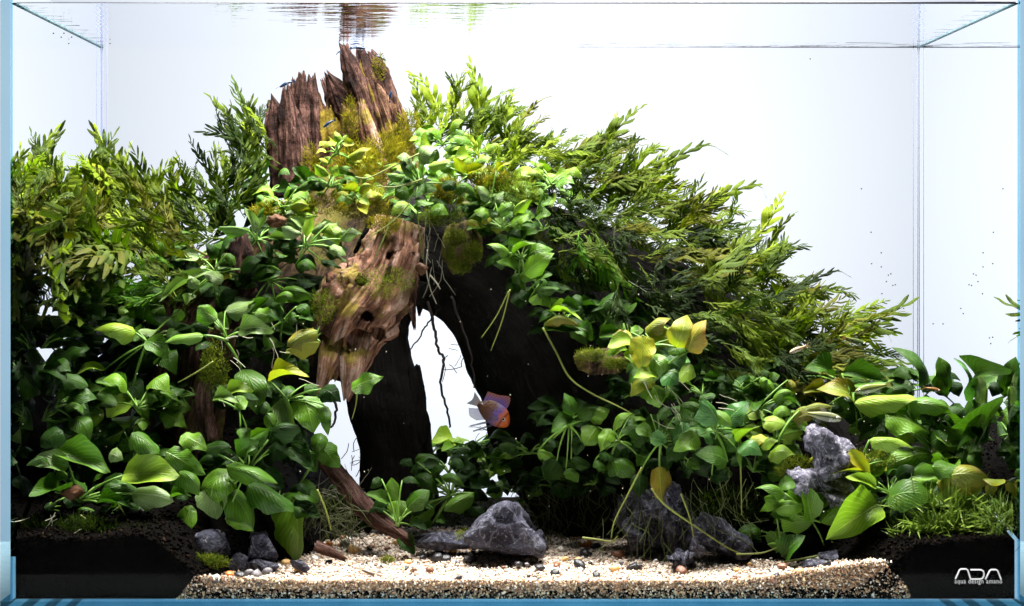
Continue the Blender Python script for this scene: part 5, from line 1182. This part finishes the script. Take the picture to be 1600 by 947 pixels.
ram_b = ram_skin(); ram_old = lambda: fish_material('ram_body', [(.0, (.07, .02, .012)), (.30, (.13, .055, .035)), (.48, (.17, .085, .09)), (.57, (.05, .015, .09)), (.66, (.12, .06, .30)), (.74, (.50, .13, .008)), (1, (.55, .10, .004))], None, None)
ram_f = {'*': fin_material('ram_fin', (.20, .16, .40), (.26, .24, .32), .3), 'dorsal_fin': fin_material('ram_dorsal', (.14, .10, .62), (.50, .14, .04), .05), 'tail_fin': fin_material('ram_tail', (.16, .06, .015), (.02, .015, .03), .1), 'pelvic_fin': fin_material('ram_pelvic', (.16, .15, .24), (.08, .08, .13), .2)}
ram_p = [(-.50, .030, .085, -.085), (-.44, .045, .11, -.11), (-.30, .085, .24, -.20), (-.10, .115, .31, -.27), (.10, .13, .32, -.28), (.28, .125, .27, -.24), (.42, .09, .15, -.17), (.49, .045, .05, -.10), (.505, .015, .0, -.06)]
fish('orange cichlid with a purple spiny back fin swimming in the arch opening', (797, 662), (746, 631), .15, ram_p, ram_b, ram_f,
     [('dorsal_fin', [(.22, .27), (0, .31), (-.22, .25), (-.42, .11)], [(.22, .40), (.12, .60), (-.16, .48), (-.46, .40)]),
      ('tail_fin', [(-.48, .08), (-.49, 0), (-.48, -.08)], [(-.76, .20), (-.70, .0), (-.78, -.18)]),
      ('anal_fin', [(-.10, -.26), (-.28, -.20), (-.42, -.11)], [(-.30, -.40), (-.52, -.40), (-.66, -.24)]),
      ('pelvic_fin', [(.16, -.27), (.08, -.28)], [(-.20, -.70), (-.23, -.68)]), ('pelvic_fin', [(.02, -.28), (-.06, -.27)], [(-.34, -.62), (-.37, -.60)])], (.33, .03, .052), -.35)
tet_p = [(-.50, .018, .045, -.045), (-.38, .03, .06, -.06), (-.15, .055, .11, -.11), (.10, .07, .14, -.14), (.30, .07, .12, -.12), (.44, .05, .07, -.08), (.50, .015, .01, -.03)]
tet_f = [('tail_fin', [(-.48, .045), (-.49, 0), (-.48, -.045)], [(-.74, .16), (-.62, .0), (-.74, -.16)]), ('dorsal_fin', [(.06, .13), (-.08, .11)], [(-.06, .26), (-.16, .20)]), ('anal_fin', [(-.02, -.13), (-.28, -.08)], [(-.14, -.24), (-.34, -.15)])]
def tet(label, h, t, Y, c1, c2, fin, yaw=0):
    nm = label.split()[0]
    bm = fish_material('small_fish_' + nm, [(0, c2), (.5, c1), (1, c1)], (.45, .45, .42), tuple(v * .5 for v in c1), ((.02, .03, .03), .0, .03), .25)
    fm = {'*': fin_material('small_fin_' + nm, (.4, .4, .38), (.5, .5, .48), .6), 'tail_fin': fin_material('small_tail_' + nm, fin, fin, .2)}
    fish(label, h, t, Y, tet_p, bm, fm, tet_f, (.37, .025, .045), yaw)
tet('pale orange small fish among the fern tips, facing the stump', (1233, 551), (1260, 541), .09, (.45, .33, .22), (.5, .25, .08), (.6, .30, .05), .2)
tet('olive small fish with an orange tail against the white backdrop', (1354, 539), (1322, 528), .12, (.06, .09, .02), (.12, .12, .02), (.7, .30, .03))
tet('dark rusty small fish half hidden under the olive orange-tailed one', (1357, 561), (1335, 551), .13, (.12, .06, .02), (.2, .08, .02), (.4, .2, .05))
tet('green-backed small fish resting along the wide olive leaf', (1336, 612), (1385, 602), .06, (.16, .20, .04), (.25, .28, .04), (.35, .35, .06))
tet('silver-olive small fish just above the white-veined stone', (1315, 655), (1262, 646), .05, (.22, .24, .12), (.30, .32, .06), (.35, .33, .06))
tet('rusty orange small fish behind the upright dark leaves', (1470, 611), (1446, 606), .085, (.28, .12, .03), (.4, .18, .04), (.5, .25, .06))
cat_b = fish_material('catfish_body', [(0, (.14, .09, .05)), (.5, (.30, .22, .16)), (1, (.22, .15, .10))], (.75, .68, .60), (.12, .075, .05), ((.012, .008, .006), -.005, .035))
cat_p = [(-.50, .015, .030, -.025), (-.30, .035, .055, -.05), (0, .065, .11, -.07), (.25, .085, .12, -.075), (.40, .075, .075, -.075), (.49, .03, .0, -.06), (.50, .015, -.02, -.05)]
fish('slim striped bottom fish with a dark side line lying on the pale sand', (614, 910), (566, 891), .020, cat_p, cat_b, {'*': fin_material('catfish_fin', (.5, .42, .34), (.6, .52, .44), .4)},
     [('tail_fin', [(-.48, .03), (-.49, 0), (-.48, -.03)], [(-.80, .22), (-.62, .04), (-.74, -.06)]), ('dorsal_fin', [(.12, .11), (-.02, .10)], [(-.06, .30), (-.12, .20)]), ('anal_fin', [(-.15, -.05), (-.28, -.04)], [(-.32, -.09), (-.40, -.07)])], (.33, .03, .03))
shr_m = plain('shrimp_blue', (.003, .007, .028), .3, (.008, .035, .09), 300, .1, .5)
shr_l = plain('shrimp_pale', (.30, .34, .44), .3, (.12, .16, .34), 300, .1, .5)
def shrimp(label, head, tail, Y, m=shr_m):
    a, b = P(*head, Y), P(*tail, Y); d = a - b; L = d.length; x = d.normalized(); yv = Vector((0, 1, 0)) if d.x > 0 else Vector((0, -1, 0)); z = x.cross(yv).normalized(); yv = z.cross(x)
    r = thing('shrimp', (a + b) / 2, label, 'shrimp', 'dark blue dwarf shrimps on the stump')
    M = Matrix(((x.x * L, yv.x * L, z.x * L, 0), (x.y * L, yv.y * L, z.y * L, 0), (x.z * L, yv.z * L, z.z * L, 0), (0, 0, 0, 1)))
    pr = catmull([(.5, .01, .06, .03), (.38, .06, .10, -.05), (.18, .09, .14, -.08), (-.02, .085, .15, -.06), (-.22, .065, .09, -.08), (-.38, .04, .02, -.09), (-.46, .03, -.03, -.10)], 22)
    obj('body', mesh('body', *loft([tuple(q) for q in pr], 12), m), r, M)
    V, F, uv = fin_geo([(-.44, -.03), (-.45, -.06), (-.44, -.10)], [(-.62, .04), (-.66, -.08), (-.58, -.19)]); obj('tail_fan', mesh('tail_fan', V, F, m, uv), r, M)
    for k in range(5):
        x0_ = .26 - k * .09
        for sg in (-1, 1): obj('leg', mesh('leg', *tube_geo([(x0_, sg * .05, -.05), (x0_ + .06, sg * .09, -.15), (x0_ + .02, sg * .10, -.24)], .010, 4), m), r, M)
    for sg in (-1, 1): obj('antenna', mesh('antenna', *tube_geo([(.47, sg * .02, .05), (.62, sg * .07, .09), (.80, sg * .16, .04)], .006, 3), m), r, M)
for a in (('blue shrimp drifting above the tip of the left shard', (437, 137), (457, 126), .255), ('blue shrimp sitting on top of the tall spire, at the water surface', (571, 76), (550, 74), .255),
          ('pale shrimp touching the water surface above the tall spire', (546, 69), (566, 67), .262, shr_l), ('tiny teal shrimp clinging to the side of the tall spire tip', (533, 79), (526, 84), .255),
          ('blue shrimp swimming off the shoulder of the tall spire', (603, 95), (588, 86), .255), ('dark blue shrimp in front of the moss between the spires', (505, 200), (521, 187), .235),
          ('dark blue shrimp at the foot of the left shard', (444, 302), (456, 290), .24), ('dark shrimp on the flank of the tall spire', (612, 142), (608, 158), .245)):
    shrimp(*a)
# pale dust caught in front of the dark parts
geos = []
for _ in range(150):
    px, py = R.choice([(R.uniform(30, 640), R.uniform(480, 840)), (R.uniform(700, 1300), R.uniform(380, 830)), (R.uniform(1250, 1560), R.uniform(600, 830))])
    V, F = rock_geo(5, 1, 4, .1); geos.append((V * R.uniform(.00018, .0005) + np.array(P(px, py, R.uniform(.02, .06))), F))
V, F = join(geos); tag(obj('specks', mesh('specks', V, F, root_w)), kind='stuff')
# drifting specks in the water
geos = []
for px, py in [(1362, 412), (1377, 417), (1388, 430), (1392, 428), (1385, 440), (1395, 446), (1378, 459), (1408, 490), (1412, 482), (1362, 527), (1367, 528), (1365, 537), (1346, 295), (1361, 363), (1377, 395), (1458, 506), (1399, 445), (376, 43), (100, 52), (112, 58), (172, 68), (1379, 38), (1240, 57), (1266, 92)]:
    p = P(px, py, .25); V, F = rock_geo(3, 1, 4, .1); geos.append((V * .0006 + np.array(p), F))
V, F = join(geos); tag(obj('specks', mesh('specks', V, F, root_k)), kind='stuff')
